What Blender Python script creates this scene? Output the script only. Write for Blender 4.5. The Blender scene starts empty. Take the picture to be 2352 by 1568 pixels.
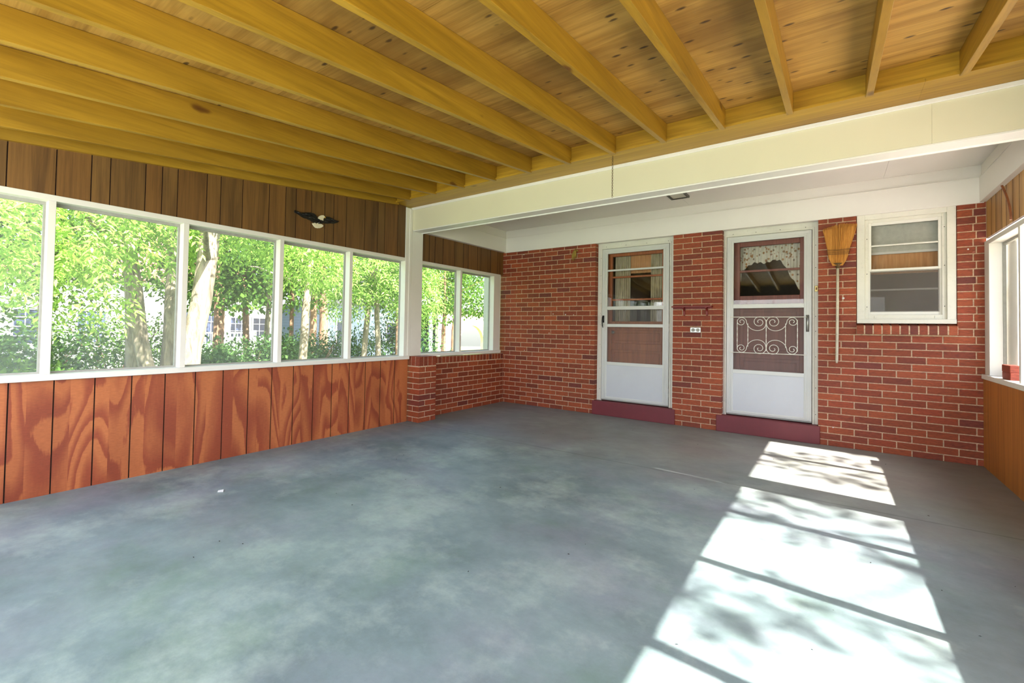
import bpy, math, random
import numpy as np
from mathutils import Vector, Matrix
random.seed(7); rng = np.random.default_rng(11)
S = bpy.context.scene
COL = S.collection

# ------------------------------------------------------------------ camera, sky, sun, exposure
cam_d = bpy.data.cameras.new('camera'); cam = bpy.data.objects.new('camera', cam_d); COL.objects.link(cam); S.camera = cam
cam_d.sensor_width = 36.0; cam_d.lens = 1029.52 * 36 / 2352; cam_d.shift_y = (732.02 - 784) / 2352
cam_d.clip_start = 0.05; cam_d.clip_end = 400
R3, U3, F2 = (0.81282095, 0.58228522, 0.0163101), (-5.37773e-04, -2.72494e-02, 0.999628521), (-0.58251336, 0.81252778, 0.02183576)
m = Matrix.Identity(4)
for i in range(3):
    m[i][0], m[i][1], m[i][2] = R3[i], U3[i], -F2[i]
m[0][3], m[1][3], m[2][3] = 4.2205, -5.6688, 1.1463
cam.matrix_world = m

S.view_settings.view_transform = 'Standard'; S.view_settings.look = 'None'; S.view_settings.gamma = 1.0
S.view_settings.use_curve_mapping = False
S.view_settings.exposure = 1.74
S.cycles.max_bounces = 10; S.cycles.diffuse_bounces = 6; S.cycles.transparent_max_bounces = 24
S.cycles.sample_clamp_indirect = 6.0
S.cycles.use_denoising = True; S.cycles.caustics_reflective = False

SUNDIR = Vector((0.9, -0.055, 1.0)).normalized()
world = bpy.data.worlds.new('sky'); S.world = world; world.use_nodes = True
wn, wl = world.node_tree.nodes, world.node_tree.links; wn.clear()
sky = wn.new('ShaderNodeTexSky'); sky.sky_type = 'NISHITA'; sky.sun_disc = False
sky.sun_elevation = math.asin(SUNDIR.z); sky.sun_rotation = math.atan2(SUNDIR.x, SUNDIR.y)
sky.air_density = 1.0; sky.dust_density = 2.2; sky.ozone_density = 1.0
bg = wn.new('ShaderNodeBackground'); bg.inputs['Strength'].default_value = 0.33
wo = wn.new('ShaderNodeOutputWorld'); wl.new(sky.outputs[0], bg.inputs[0]); wl.new(bg.outputs[0], wo.inputs[0])
sd = bpy.data.lights.new('sun', 'SUN'); sd.energy = 12.0; sd.angle = math.radians(0.7); sd.color = (1.0, 0.94, 0.84)
sun = bpy.data.objects.new('sun', sd); COL.objects.link(sun)
sun.rotation_euler = SUNDIR.to_track_quat('Z', 'Y').to_euler()
# added fill lamp at the front opening behind the camera, stands in for daylight
ad = bpy.data.lights.new('front_fill_light', 'AREA'); ad.shape = 'RECTANGLE'; ad.size = 4.9; ad.size_y = 1.15; ad.energy = 46; ad.color = (0.93, 0.96, 1.0)
al = bpy.data.objects.new('front_fill_light', ad); COL.objects.link(al); al.location = (2.66, -6.48, 1.37)
al.rotation_euler = (math.radians(90), 0, 0)

# ------------------------------------------------------------------ dimensions
W = 5.3121; YF = -6.62; YB = -1.93; ZS = 2.336; ZC = 2.68; SLOPE = 0.104
def roofz(y): return 2.7500 + SLOPE * (y + 2.19)      # underside of the roof sheathing
GZ = -0.30

# ------------------------------------------------------------------ helpers
def lin(c):
    return tuple((v / 12.92 if v <= 0.04045 else ((v + 0.055) / 1.055) ** 2.4) for v in c)
def rgb(r, g, b): return lin((r / 255, g / 255, b / 255)) + (1.0,)
ORG = {}
class MB:
    def __init__(s): s.v, s.f = [], []
    def add(s, vs, fs):
        n = len(s.v); s.v += [tuple(v) for v in vs]; s.f += [tuple(i + n for i in f) for f in fs]; return s
    def box(s, x0, x1, y0, y1, z0, z1):
        x0, x1 = min(x0, x1), max(x0, x1); y0, y1 = min(y0, y1), max(y0, y1); z0, z1 = min(z0, z1), max(z0, z1)
        vs = [(x, y, z) for x in (x0, x1) for y in (y0, y1) for z in (z0, z1)]
        return s.add(vs, [(0, 1, 3, 2), (4, 6, 7, 5), (0, 4, 5, 1), (2, 3, 7, 6), (0, 2, 6, 4), (1, 5, 7, 3)])
    def frame(s, x0, x1, z0, z1, w, y0, y1, wt=None, wb=None):      # rectangular ring in the xz plane
        wt = w if wt is None else wt; wb = w if wb is None else wb
        s.box(x0, x0 + w, y0, y1, z0, z1); s.box(x1 - w, x1, y0, y1, z0, z1)
        s.box(x0 + w, x1 - w, y0, y1, z1 - wt, z1); s.box(x0 + w, x1 - w, y0, y1, z0, z0 + wb); return s
    def prism(s, pts, axis, a, b):                                  # 2-D outline extruded along an axis
        def P(p, t):
            return {0: (t, p[0], p[1]), 1: (p[0], t, p[1]), 2: (p[0], p[1], t)}[axis]
        n = len(pts); vs = [P(p, a) for p in pts] + [P(p, b) for p in pts]
        fs = [tuple(range(n)), tuple(range(2 * n - 1, n - 1, -1))] + [(i, (i + 1) % n, (i + 1) % n + n, i + n) for i in range(n)]
        return s.add(vs, fs)
    def tube(s, path, r, n=8, closed=False, flat=1.0):
        path = [Vector(p) for p in path]; k = len(path); rr = r if hasattr(r, '__len__') else [r] * k
        rings = []; up = None
        for i, p in enumerate(path):
            a = path[(i - 1) % k] if (closed or i > 0) else p; b = path[(i + 1) % k] if (closed or i < k - 1) else p
            t = (b - a).normalized()
            if up is None:
                up = Vector((0, 0, 1)) if abs(t.z) < .9 else Vector((1, 0, 0))
            u = (up - t * up.dot(t)).normalized(); w = t.cross(u); up = u
            rings.append([p + (u * math.cos(2 * math.pi * j / n) + w * math.sin(2 * math.pi * j / n) * flat) * rr[i] for j in range(n)])
        vs = [v for rg in rings for v in rg]; fs = []
        for i in range(k if closed else k - 1):
            i2 = (i + 1) % k
            for j in range(n): fs.append((i * n + j, i * n + (j + 1) % n, i2 * n + (j + 1) % n, i2 * n + j))
        if not closed: fs += [tuple(range(n - 1, -1, -1)), tuple((k - 1) * n + j for j in range(n))]
        return s.add(vs, fs)
    def build(s, name, mat, parent=None, bevel=0, smooth=False, cols=None):
        return mk(name, np.array(s.v, dtype=float), s.f, mat, parent, bevel, smooth, cols)
def mk(name, V, F, mat, parent=None, bevel=0, smooth=False, cols=None):
    me = bpy.data.meshes.new(name)
    if parent is None: o3 = np.array([(V[:, 0].min() + V[:, 0].max()) / 2, (V[:, 1].min() + V[:, 1].max()) / 2, V[:, 2].min()])
    else: o3 = ORG[parent.name]
    me.from_pydata((V - o3).tolist(), [], F); me.update()
    if isinstance(mat, (list, tuple)):
        for mm in mat: me.materials.append(mm)
    else: me.materials.append(mat)
    if cols is not None:                                            # one colour per face, constant over it
        at = me.color_attributes.new('tint', 'FLOAT_COLOR', 'CORNER'); buf = np.ones((len(me.loops), 4), np.float32); k = 0
        for p, c in zip(me.polygons, cols):
            buf[k:k + p.loop_total, :3] = c; k += p.loop_total
        at.data.foreach_set('color', buf.ravel())
    if smooth:
        me.polygons.foreach_set('use_smooth', [True] * len(me.polygons))
    o = bpy.data.objects.new(name, me); COL.objects.link(o); ORG[o.name] = o3
    if parent is None: o.location = o3
    else: o.parent = parent
    if bevel:
        b = o.modifiers.new('bevel', 'BEVEL'); b.width = bevel; b.segments = 2; b.limit_method = 'ANGLE'; b.harden_normals = False
    return o
def tag(o, label=None, cat=None, group=None, kind=None):
    if label: o['label'] = label
    if cat: o['category'] = cat
    if group: o['group'] = group
    if kind: o['kind'] = kind
    return o
def empty(name, loc, label=None, cat=None, group=None, kind=None):
    o = bpy.data.objects.new(name, None); COL.objects.link(o); o.location = loc; o.empty_display_size = .1
    ORG[o.name] = np.array(loc, dtype=float); return tag(o, label, cat, group, kind)
def copy_tree(o, parent=None):
    c = o.copy(); COL.objects.link(c); ORG[c.name] = ORG[o.name]
    if parent is not None: c.parent = parent
    for ch in list(o.children): copy_tree(ch, c)
    return c

# ------------------------------------------------------------------ materials
def new_mat(name):
    mt = bpy.data.materials.new(name); mt.use_nodes = True; nt = mt.node_tree
    return mt, nt.nodes, nt.links, nt.nodes['Principled BSDF']
def N(nodes, typ, **kw):
    n = nodes.new(typ)
    for k, v in kw.items():
        if k in n.inputs: n.inputs[k].default_value = v
        else: setattr(n, k, v)
    return n
def ramp(nodes, stops, interp='LINEAR'):
    r = nodes.new('ShaderNodeValToRGB'); r.color_ramp.interpolation = interp
    while len(r.color_ramp.elements) < len(stops): r.color_ramp.elements.new(0.5)
    for e, (p, c) in zip(r.color_ramp.elements, stops): e.position = p; e.color = c
    return r
def coords(nodes, links, scale, rot=(0, 0, 0), per_object=False, loc=(0, 0, 0)):
    tc = nodes.new('ShaderNodeTexCoord'); mp = nodes.new('ShaderNodeMapping'); mp.inputs['Scale'].default_value = scale
    mp.inputs['Rotation'].default_value = rot; mp.inputs['Location'].default_value = loc
    links.new(tc.outputs['Object'], mp.inputs[0])
    if per_object:
        oi = nodes.new('ShaderNodeObjectInfo'); mu = N(nodes, 'ShaderNodeMath', operation='MULTIPLY'); mu.inputs[1].default_value = 37.0
        links.new(oi.outputs['Random'], mu.inputs[0]); ad_ = N(nodes, 'ShaderNodeVectorMath', operation='ADD')
        links.new(mp.outputs[0], ad_.inputs[0]); links.new(mu.outputs[0], ad_.inputs[1]); return ad_
    return mp
def mix(nodes, links, fac, a, b, mode='MIX'):
    x = nodes.new('ShaderNodeMix'); x.data_type = 'RGBA'; x.blend_type = mode
    for sock, v in ((x.inputs['Factor'], fac), (x.inputs[6], a), (x.inputs[7], b)):
        if hasattr(v, 'is_linked'): links.new(v, sock)
        else: sock.default_value = v
    return x.outputs[2]
def bump(nodes, links, bsdf, h, strength=.3, dist=.002):
    b = nodes.new('ShaderNodeBump'); b.inputs['Strength'].default_value = strength; b.inputs['Distance'].default_value = dist
    links.new(h, b.inputs['Height']); links.new(b.outputs[0], bsdf.inputs['Normal'])

def m_paint(name, c, var=.06, rough=.45, grime=None, sc=3.0, gk=.3):
    mt, n, l, b = new_mat(name); mp = coords(n, l, (1, 1, 1))
    no = N(n, 'ShaderNodeTexNoise', Scale=sc, Detail=6.0, Roughness=.62); l.new(mp.outputs[0], no.inputs[0])
    d = tuple(x * (1 - var) for x in c[:3]) + (1,)
    r = ramp(n, [(.35, d), (.62, c)]); l.new(no.outputs[0], r.inputs[0]); out = r.outputs[0]
    if grime:
        g = N(n, 'ShaderNodeTexNoise', Scale=sc * 9, Detail=4.0, Roughness=.7); l.new(mp.outputs[0], g.inputs[0])
        gr = ramp(n, [(.58, (0, 0, 0, 1)), (.75, (1, 1, 1, 1))]); l.new(g.outputs[0], gr.inputs[0])
        mu = N(n, 'ShaderNodeMath', operation='MULTIPLY'); mu.inputs[1].default_value = gk; l.new(gr.outputs[0], mu.inputs[0])
        out = mix(n, l, mu.outputs[0], out, grime)
    l.new(out, b.inputs['Base Color']); b.inputs['Roughness'].default_value = rough
    f = N(n, 'ShaderNodeTexNoise', Scale=90.0, Detail=3.0); l.new(mp.outputs[0], f.inputs[0]); bump(n, l, b, f.outputs[0], .12, .001)
    return mt
def m_plain(name, c, rough=.5, metal=0.0):
    mt, n, l, b = new_mat(name); mp = coords(n, l, (1, 1, 1))
    no = N(n, 'ShaderNodeTexNoise', Scale=25.0, Detail=3.0); l.new(mp.outputs[0], no.inputs[0])
    r = ramp(n, [(.3, tuple(x * .85 for x in c[:3]) + (1,)), (.7, c)]); l.new(no.outputs[0], r.inputs[0])
    l.new(r.outputs[0], b.inputs['Base Color']); b.inputs['Roughness'].default_value = rough; b.inputs['Metallic'].default_value = metal
    return mt
def m_wood(name, light, dark, grain, axis, knots=True, rough=.55, knot_scale=2.0, stain=None, kd=None, contrast=1.0, per_object=True, kth=.10, tint=False):
    """grain: (across, along); axis 0/1/2 = grain direction"""
    mt, n, l, b = new_mat(name); sc = [grain[0]] * 3; sc[axis] = grain[1]
    mp = coords(n, l, sc, per_object=per_object)
    n1 = N(n, 'ShaderNodeTexNoise', Scale=1.0, Detail=5.0, Roughness=.6, Distortion=.6); l.new(mp.outputs[0], n1.inputs[0])
    r1 = ramp(n, [(.28, dark), (.28 + .4 / contrast, light)]); l.new(n1.outputs[0], r1.inputs[0])
    sc2 = [grain[0] * 6] * 3; sc2[axis] = grain[1] * 2; mp2 = coords(n, l, sc2, per_object=per_object)
    n2 = N(n, 'ShaderNodeTexNoise', Scale=1.0, Detail=3.0, Roughness=.7); l.new(mp2.outputs[0], n2.inputs[0])
    r2 = ramp(n, [(.3, (.72, .70, .66, 1)), (.6, (1, 1, 1, 1))]); l.new(n2.outputs[0], r2.inputs[0])
    out = mix(n, l, 1.0, r1.outputs[0], r2.outputs[0], 'MULTIPLY')
    if stain:
        mp4 = coords(n, l, (1.3, 1.3, 1.3), per_object=per_object)
        n4 = N(n, 'ShaderNodeTexNoise', Scale=1.0, Detail=4.0, Roughness=.6); l.new(mp4.outputs[0], n4.inputs[0])
        r4 = ramp(n, [(.50, (0, 0, 0, 1)), (.66, (.6, .6, .6, 1))]); l.new(n4.outputs[0], r4.inputs[0])
        out = mix(n, l, r4.outputs[0], out, stain)
    if knots:
        sc3 = [knot_scale] * 3; sc3[axis] = knot_scale * .42
        mp3 = coords(n, l, sc3, per_object=per_object)
        nz = N(n, 'ShaderNodeTexNoise', Scale=9.0, Detail=2.0); l.new(mp3.outputs[0], nz.inputs[0])
        va = N(n, 'ShaderNodeVectorMath', operation='MULTIPLY_ADD'); va.inputs[1].default_value = (.07, .07, .07)
        l.new(nz.outputs['Color'], va.inputs[0]); l.new(mp3.outputs[0], va.inputs[2])
        vo = N(n, 'ShaderNodeTexVoronoi', Scale=1.0, Randomness=1.0); l.new(va.outputs[0], vo.inputs[0])
        kr = ramp(n, [(.0, (1, 1, 1, 1)), (kth * .6, (.75, .75, .75, 1)), (kth, (0, 0, 0, 1))]); l.new(vo.outputs['Distance'], kr.inputs[0])
        out = mix(n, l, kr.outputs[0], out, kd or rgb(70, 35, 8))
    if tint:
        at = n.new('ShaderNodeAttribute'); at.attribute_name = 'tint'; out = mix(n, l, 1.0, out, at.outputs['Color'], 'MULTIPLY')
    l.new(out, b.inputs['Base Color']); b.inputs['Roughness'].default_value = rough; bump(n, l, b, n2.outputs[0], .25, .0015)
    return mt
def m_ply(name, light, dark, y0, pitch, freq, rough=.5, figure=(3.2, .55)):
    """rotary-cut plywood boards with cathedral figure; boards run along z, counted along y"""
    mt, n, l, b = new_mat(name)
    tc = n.new('ShaderNodeTexCoord'); sp = n.new('ShaderNodeSeparateXYZ'); l.new(tc.outputs['Object'], sp.inputs[0])
    su = N(n, 'ShaderNodeMath', operation='SUBTRACT'); su.inputs[1].default_value = y0; l.new(sp.outputs[1], su.inputs[0])
    dv = N(n, 'ShaderNodeMath', operation='DIVIDE'); dv.inputs[1].default_value = pitch; l.new(su.outputs[0], dv.inputs[0])
    fl = N(n, 'ShaderNodeMath', operation='FLOOR'); l.new(dv.outputs[0], fl.inputs[0])
    wn_ = N(n, 'ShaderNodeTexWhiteNoise', noise_dimensions='1D'); l.new(fl.outputs[0], wn_.inputs['W'])
    mm = N(n, 'ShaderNodeVectorMath', operation='MULTIPLY'); mm.inputs[1].default_value = (0.01, figure[0], figure[1]); l.new(tc.outputs['Object'], mm.inputs[0])
    sc_ = N(n, 'ShaderNodeVectorMath', operation='SCALE'); sc_.inputs['Scale'].default_value = 9.0; l.new(wn_.outputs['Color'], sc_.inputs[0])
    ad_ = N(n, 'ShaderNodeVectorMath', operation='ADD'); l.new(mm.outputs[0], ad_.inputs[0]); l.new(sc_.outputs[0], ad_.inputs[1])
    no = N(n, 'ShaderNodeTexNoise', Scale=1.35, Detail=1.6, Roughness=.45, Distortion=.5); l.new(ad_.outputs[0], no.inputs[0])
    fm = N(n, 'ShaderNodeMath', operation='MULTIPLY'); fm.inputs[1].default_value = freq; l.new(no.outputs[0], fm.inputs[0])
    jn = N(n, 'ShaderNodeTexNoise', Scale=70.0, Detail=2.0); jm = N(n, 'ShaderNodeVectorMath', operation='MULTIPLY'); jm.inputs[1].default_value = (.2, 1.0, .18)
    l.new(tc.outputs['Object'], jm.inputs[0]); l.new(jm.outputs[0], jn.inputs[0])
    ja = N(n, 'ShaderNodeMath', operation='MULTIPLY_ADD'); ja.inputs[1].default_value = .22; l.new(jn.outputs[0], ja.inputs[0]); l.new(fm.outputs[0], ja.inputs[2])
    fr = N(n, 'ShaderNodeMath', operation='FRACT'); l.new(ja.outputs[0], fr.inputs[0])
    midc = tuple((a + c) / 2 for a, c in zip(light, dark))
    r = ramp(n, [(.0, dark), (.10, dark), (.34, midc), (.55, light), (.88, light), (.95, dark)]); l.new(fr.outputs[0], r.inputs[0])
    g = N(n, 'ShaderNodeTexNoise', Scale=1.0, Detail=4.0, Roughness=.7); gm = N(n, 'ShaderNodeVectorMath', operation='MULTIPLY'); gm.inputs[1].default_value = (1, 28, 170)
    l.new(tc.outputs['Object'], gm.inputs[0]); l.new(gm.outputs[0], g.inputs[0])
    gr = ramp(n, [(.25, (.74, .72, .70, 1)), (.6, (1, 1, 1, 1))]); l.new(g.outputs[0], gr.inputs[0])
    big = N(n, 'ShaderNodeTexNoise', Scale=1.6, Detail=4.0); l.new(ad_.outputs[0], big.inputs[0])
    br = ramp(n, [(.35, (.80, .74, .70, 1)), (.65, (1, 1, 1, 1))]); l.new(big.outputs[0], br.inputs[0])
    out = mix(n, l, 1.0, mix(n, l, 1.0, r.outputs[0], gr.outputs[0], 'MULTIPLY'), br.outputs[0], 'MULTIPLY')
    l.new(out, b.inputs['Base Color']); b.inputs['Roughness'].default_value = rough; bump(n, l, b, g.outputs[0], .2, .001)
    return mt
def m_brick():
    mt, n, l, b = new_mat('red brick'); at = n.new('ShaderNodeAttribute'); at.attribute_name = 'tint'
    mp = coords(n, l, (26, 26, 150)); no = N(n, 'ShaderNodeTexNoise', Scale=1.0, Detail=5.0, Roughness=.75); l.new(mp.outputs[0], no.inputs[0])
    r = ramp(n, [(.30, (.50, .45, .42, 1)), (.55, (1, 1, 1, 1)), (.75, (1.25, 1.2, 1.15, 1))]); l.new(no.outputs[0], r.inputs[0])
    l.new(mix(n, l, 1.0, at.outputs['Color'], r.outputs[0], 'MULTIPLY'), b.inputs['Base Color'])
    b.inputs['Roughness'].default_value = .62; bump(n, l, b, no.outputs[0], .7, .004); return mt
def m_mortar():
    mt, n, l, b = new_mat('mortar'); mp = coords(n, l, (1, 1, 1)); no = N(n, 'ShaderNodeTexNoise', Scale=60.0, Detail=4.0); l.new(mp.outputs[0], no.inputs[0])
    r = ramp(n, [(.3, rgb(172, 140, 114)), (.7, rgb(208, 178, 148))]); l.new(no.outputs[0], r.inputs[0]); l.new(r.outputs[0], b.inputs['Base Color'])
    b.inputs['Roughness'].default_value = .9; bump(n, l, b, no.outputs[0], .5, .003); return mt
def m_floor():
    mt, n, l, b = new_mat('painted concrete')
    mp = coords(n, l, (1, 1, 1)); geo = n.new('ShaderNodeNewGeometry'); sp = n.new('ShaderNodeSeparateXYZ'); l.new(geo.outputs['Position'], sp.inputs[0])
    def noise(s, d, ro, dis, stops, off):
        mm = N(n, 'ShaderNodeMapping'); mm.inputs['Location'].default_value = off; mm.inputs['Scale'].default_value = (1, 1.15, 1); l.new(geo.outputs['Position'], mm.inputs[0])
        q = N(n, 'ShaderNodeTexNoise', Scale=s, Detail=d, Roughness=ro, Distortion=dis); l.new(mm.outputs[0], q.inputs[0])
        r = ramp(n, stops); l.new(q.outputs[0], r.inputs[0]); return r.outputs[0]
    K, Wt = (0, 0, 0, 1), (1, 1, 1, 1)
    base = noise(1.1, 9, .66, .0, [(.32, rgb(94, 110, 114)), (.52, rgb(115, 132, 136)), (.72, rgb(136, 154, 153))], (3, 1, 0))
    pale = noise(1.2, 10, .70, .0, [(.50, K), (.66, (.62, .62, .62, 1))], (7.3, 2.1, 0)); c = mix(n, l, pale, base, rgb(160, 176, 170))
    grn = noise(1.5, 7, .66, .0, [(.53, K), (.70, (.55, .55, .55, 1))], (1.2, 9.4, 0)); c = mix(n, l, grn, c, rgb(96, 122, 108))
    pur = noise(1.0, 7, .62, .0, [(.50, K), (.70, (.55, .55, .55, 1))], (5.2, 4.4, 0)); c = mix(n, l, pur, c, rgb(124, 124, 140))
    fine = noise(9, 8, .75, .0, [(.3, (.86, .86, .86, 1)), (.65, (1.06, 1.06, 1.06, 1))], (0, 0, 0)); c = mix(n, l, 1.0, c, fine, 'MULTIPLY')
    # worn, dustier brown-grey paint by the house, beyond the joint, and along the right wall
    wob = N(n, 'ShaderNodeTexNoise', Scale=.9, Detail=5.0); l.new(geo.outputs['Position'], wob.inputs[0])
    yy = N(n, 'ShaderNodeMath', operation='MULTIPLY_ADD'); yy.inputs[1].default_value = 1.6; l.new(wob.outputs[0], yy.inputs[0]); l.new(sp.outputs[1], yy.inputs[2])
    mr = N(n, 'ShaderNodeMapRange'); mr.inputs[1].default_value = -1.6; mr.inputs[2].default_value = -.5; l.new(yy.outputs[0], mr.inputs[0]); mr.inputs[4].default_value = .62
    c = mix(n, l, mr.outputs[0], c, rgb(126, 119, 112))
    xx = N(n, 'ShaderNodeMath', operation='MULTIPLY_ADD'); xx.inputs[1].default_value = 1.4; l.new(wob.outputs[0], xx.inputs[0]); l.new(sp.outputs[0], xx.inputs[2])
    mr2 = N(n, 'ShaderNodeMapRange'); mr2.inputs[1].default_value = 5.1; mr2.inputs[2].default_value = 6.2; mr2.inputs[4].default_value = .55; l.new(xx.outputs[0], mr2.inputs[0])
    c = mix(n, l, mr2.outputs[0], c, rgb(122, 112, 102))
    # control joint in the slab
    jy = N(n, 'ShaderNodeMath', operation='MULTIPLY_ADD'); jy.inputs[1].default_value = -.012; l.new(sp.outputs[0], jy.inputs[0]); l.new(sp.outputs[1], jy.inputs[2])
    ja = N(n, 'ShaderNodeMath', operation='ADD'); ja.inputs[1].default_value = 1.955; l.new(jy.outputs[0], ja.inputs[0])
    jb = N(n, 'ShaderNodeMath', operation='ABSOLUTE'); l.new(ja.outputs[0], jb.inputs[0])
    jr = ramp(n, [(.0, (.55, .55, .55, 1)), (.004, (.7, .7, .7, 1)), (.009, Wt)]); l.new(jb.outputs[0], jr.inputs[0])
    c = mix(n, l, 1.0, c, jr.outputs[0], 'MULTIPLY')
    l.new(c, b.inputs['Base Color'])
    rr = noise(2.0, 4, .6, 0, [(.35, (.42, .42, .42, 1)), (.65, (.60, .60, .60, 1))], (2, 2, 2)); l.new(rr, b.inputs['Roughness'])
    b.inputs['Specular IOR Level'].default_value = .4
    f = N(n, 'ShaderNodeTexNoise', Scale=120.0, Detail=3.0); l.new(mp.outputs[0], f.inputs[0]); bump(n, l, b, f.outputs[0], .15, .001)
    return mt
def m_screen(name, c, opac):
    mt = bpy.data.materials.new(name); mt.use_nodes = True; n, l = mt.node_tree.nodes, mt.node_tree.links; n.clear()
    o = n.new('ShaderNodeOutputMaterial'); t = n.new('ShaderNodeBsdfTransparent'); d = n.new('ShaderNodeBsdfDiffuse'); d.inputs[0].default_value = c
    x = n.new('ShaderNodeMixShader'); x.inputs[0].default_value = opac; l.new(t.outputs[0], x.inputs[1]); l.new(d.outputs[0], x.inputs[2]); l.new(x.outputs[0], o.inputs[0]); return mt
def m_glass(name, tint=(1, 1, 1, 1), ior=1.5):
    mt = bpy.data.materials.new(name); mt.use_nodes = True; n, l = mt.node_tree.nodes, mt.node_tree.links; n.clear()
    o = n.new('ShaderNodeOutputMaterial'); t = n.new('ShaderNodeBsdfTransparent'); t.inputs[0].default_value = tint; g = n.new('ShaderNodeBsdfGlossy'); g.inputs['Roughness'].default_value = 0.0
    f = n.new('ShaderNodeFresnel'); f.inputs[0].default_value = ior; x = n.new('ShaderNodeMixShader')
    l.new(f.outputs[0], x.inputs[0]); l.new(t.outputs[0], x.inputs[1]); l.new(g.outputs[0], x.inputs[2]); l.new(x.outputs[0], o.inputs[0]); return mt
def m_leaf(name, c1, c2, trans=.45):
    mt = bpy.data.materials.new(name); mt.use_nodes = True; n, l = mt.node_tree.nodes, mt.node_tree.links; n.clear()
    o = n.new('ShaderNodeOutputMaterial'); geo = n.new('ShaderNodeNewGeometry'); r = ramp(n, [(0, c1), (1, c2)]); l.new(geo.outputs['Random Per Island'], r.inputs[0])
    d = n.new('ShaderNodeBsdfDiffuse'); t = n.new('ShaderNodeBsdfTranslucent'); l.new(r.outputs[0], d.inputs[0])
    y = mix(n, l, .5, r.outputs[0], (c2[0] * 1.1, c2[1] * 1.1, c2[2] * .75, 1)); l.new(y, t.inputs[0])
    x = n.new('ShaderNodeMixShader'); x.inputs[0].default_value = trans; l.new(d.outputs[0], x.inputs[1]); l.new(t.outputs[0], x.inputs[2]); l.new(x.outputs[0], o.inputs[0]); return mt
def m_bark(name, c1, c2):
    mt, n, l, b = new_mat(name); mp = coords(n, l, (14, 14, 3)); no = N(n, 'ShaderNodeTexNoise', Scale=1.0, Detail=6.0, Roughness=.7, Distortion=.5); l.new(mp.outputs[0], no.inputs[0])
    r = ramp(n, [(.32, c1), (.62, c2)]); l.new(no.outputs[0], r.inputs[0]); l.new(r.outputs[0], b.inputs['Base Color']); b.inputs['Roughness'].default_value = .9
    bump(n, l, b, no.outputs[0], .9, .03); return mt
def m_ground():
    mt, n, l, b = new_mat('lawn and litter'); mp = coords(n, l, (1, 1, 1))
    a = N(n, 'ShaderNodeTexNoise', Scale=.8, Detail=8.0, Roughness=.7); l.new(mp.outputs[0], a.inputs[0])
    r = ramp(n, [(.35, rgb(70, 92, 38)), (.52, rgb(112, 134, 62)), (.68, rgb(170, 158, 120))]); l.new(a.outputs[0], r.inputs[0])
    l.new(r.outputs[0], b.inputs['Base Color']); b.inputs['Roughness'].default_value = .95; return mt
def m_siding(name, c):
    mt, n, l, b = new_mat(name); tc = n.new('ShaderNodeTexCoord'); sp = n.new('ShaderNodeSeparateXYZ'); l.new(tc.outputs['Object'], sp.inputs[0])
    q = N(n, 'ShaderNodeMath', operation='MULTIPLY'); q.inputs[1].default_value = 6.5; l.new(sp.outputs[2], q.inputs[0]); f = N(n, 'ShaderNodeMath', operation='FRACT'); l.new(q.outputs[0], f.inputs[0])
    r = ramp(n, [(.0, tuple(x * .7 for x in c[:3]) + (1,)), (.10, tuple(x * .75 for x in c[:3]) + (1,)), (.16, c)]); l.new(f.outputs[0], r.inputs[0]); l.new(r.outputs[0], b.inputs['Base Color'])
    b.inputs['Roughness'].default_value = .6; bump(n, l, b, f.outputs[0], .5, .02); return mt
def m_cloth(name, c1, c2, flower=False):
    mt, n, l, b = new_mat(name); mp = coords(n, l, (60, 3, 5)); no = N(n, 'ShaderNodeTexNoise', Scale=1.0, Detail=3.0); l.new(mp.outputs[0], no.inputs[0])
    r = ramp(n, [(.3, c1), (.7, c2)]); l.new(no.outputs[0], r.inputs[0]); out = r.outputs[0]
    if flower:
        mq = coords(n, l, (26, 26, 26)); v = N(n, 'ShaderNodeTexVoronoi', Scale=1.0); l.new(mq.outputs[0], v.inputs[0])
        k = ramp(n, [(.25, (1, 1, 1, 1)), (.42, (0, 0, 0, 1))]); l.new(v.outputs['Distance'], k.inputs[0]); k2 = ramp(n, [(.0, rgb(150, 110, 60)), (.5, rgb(176, 128, 84)), (1, rgb(120, 118, 110))]); l.new(v.outputs['Color'], k2.inputs[0])
        out = mix(n, l, k.outputs[0], out, k2.outputs[0])
    l.new(out, b.inputs['Base Color']); b.inputs['Roughness'].default_value = .9
    return mt

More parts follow.
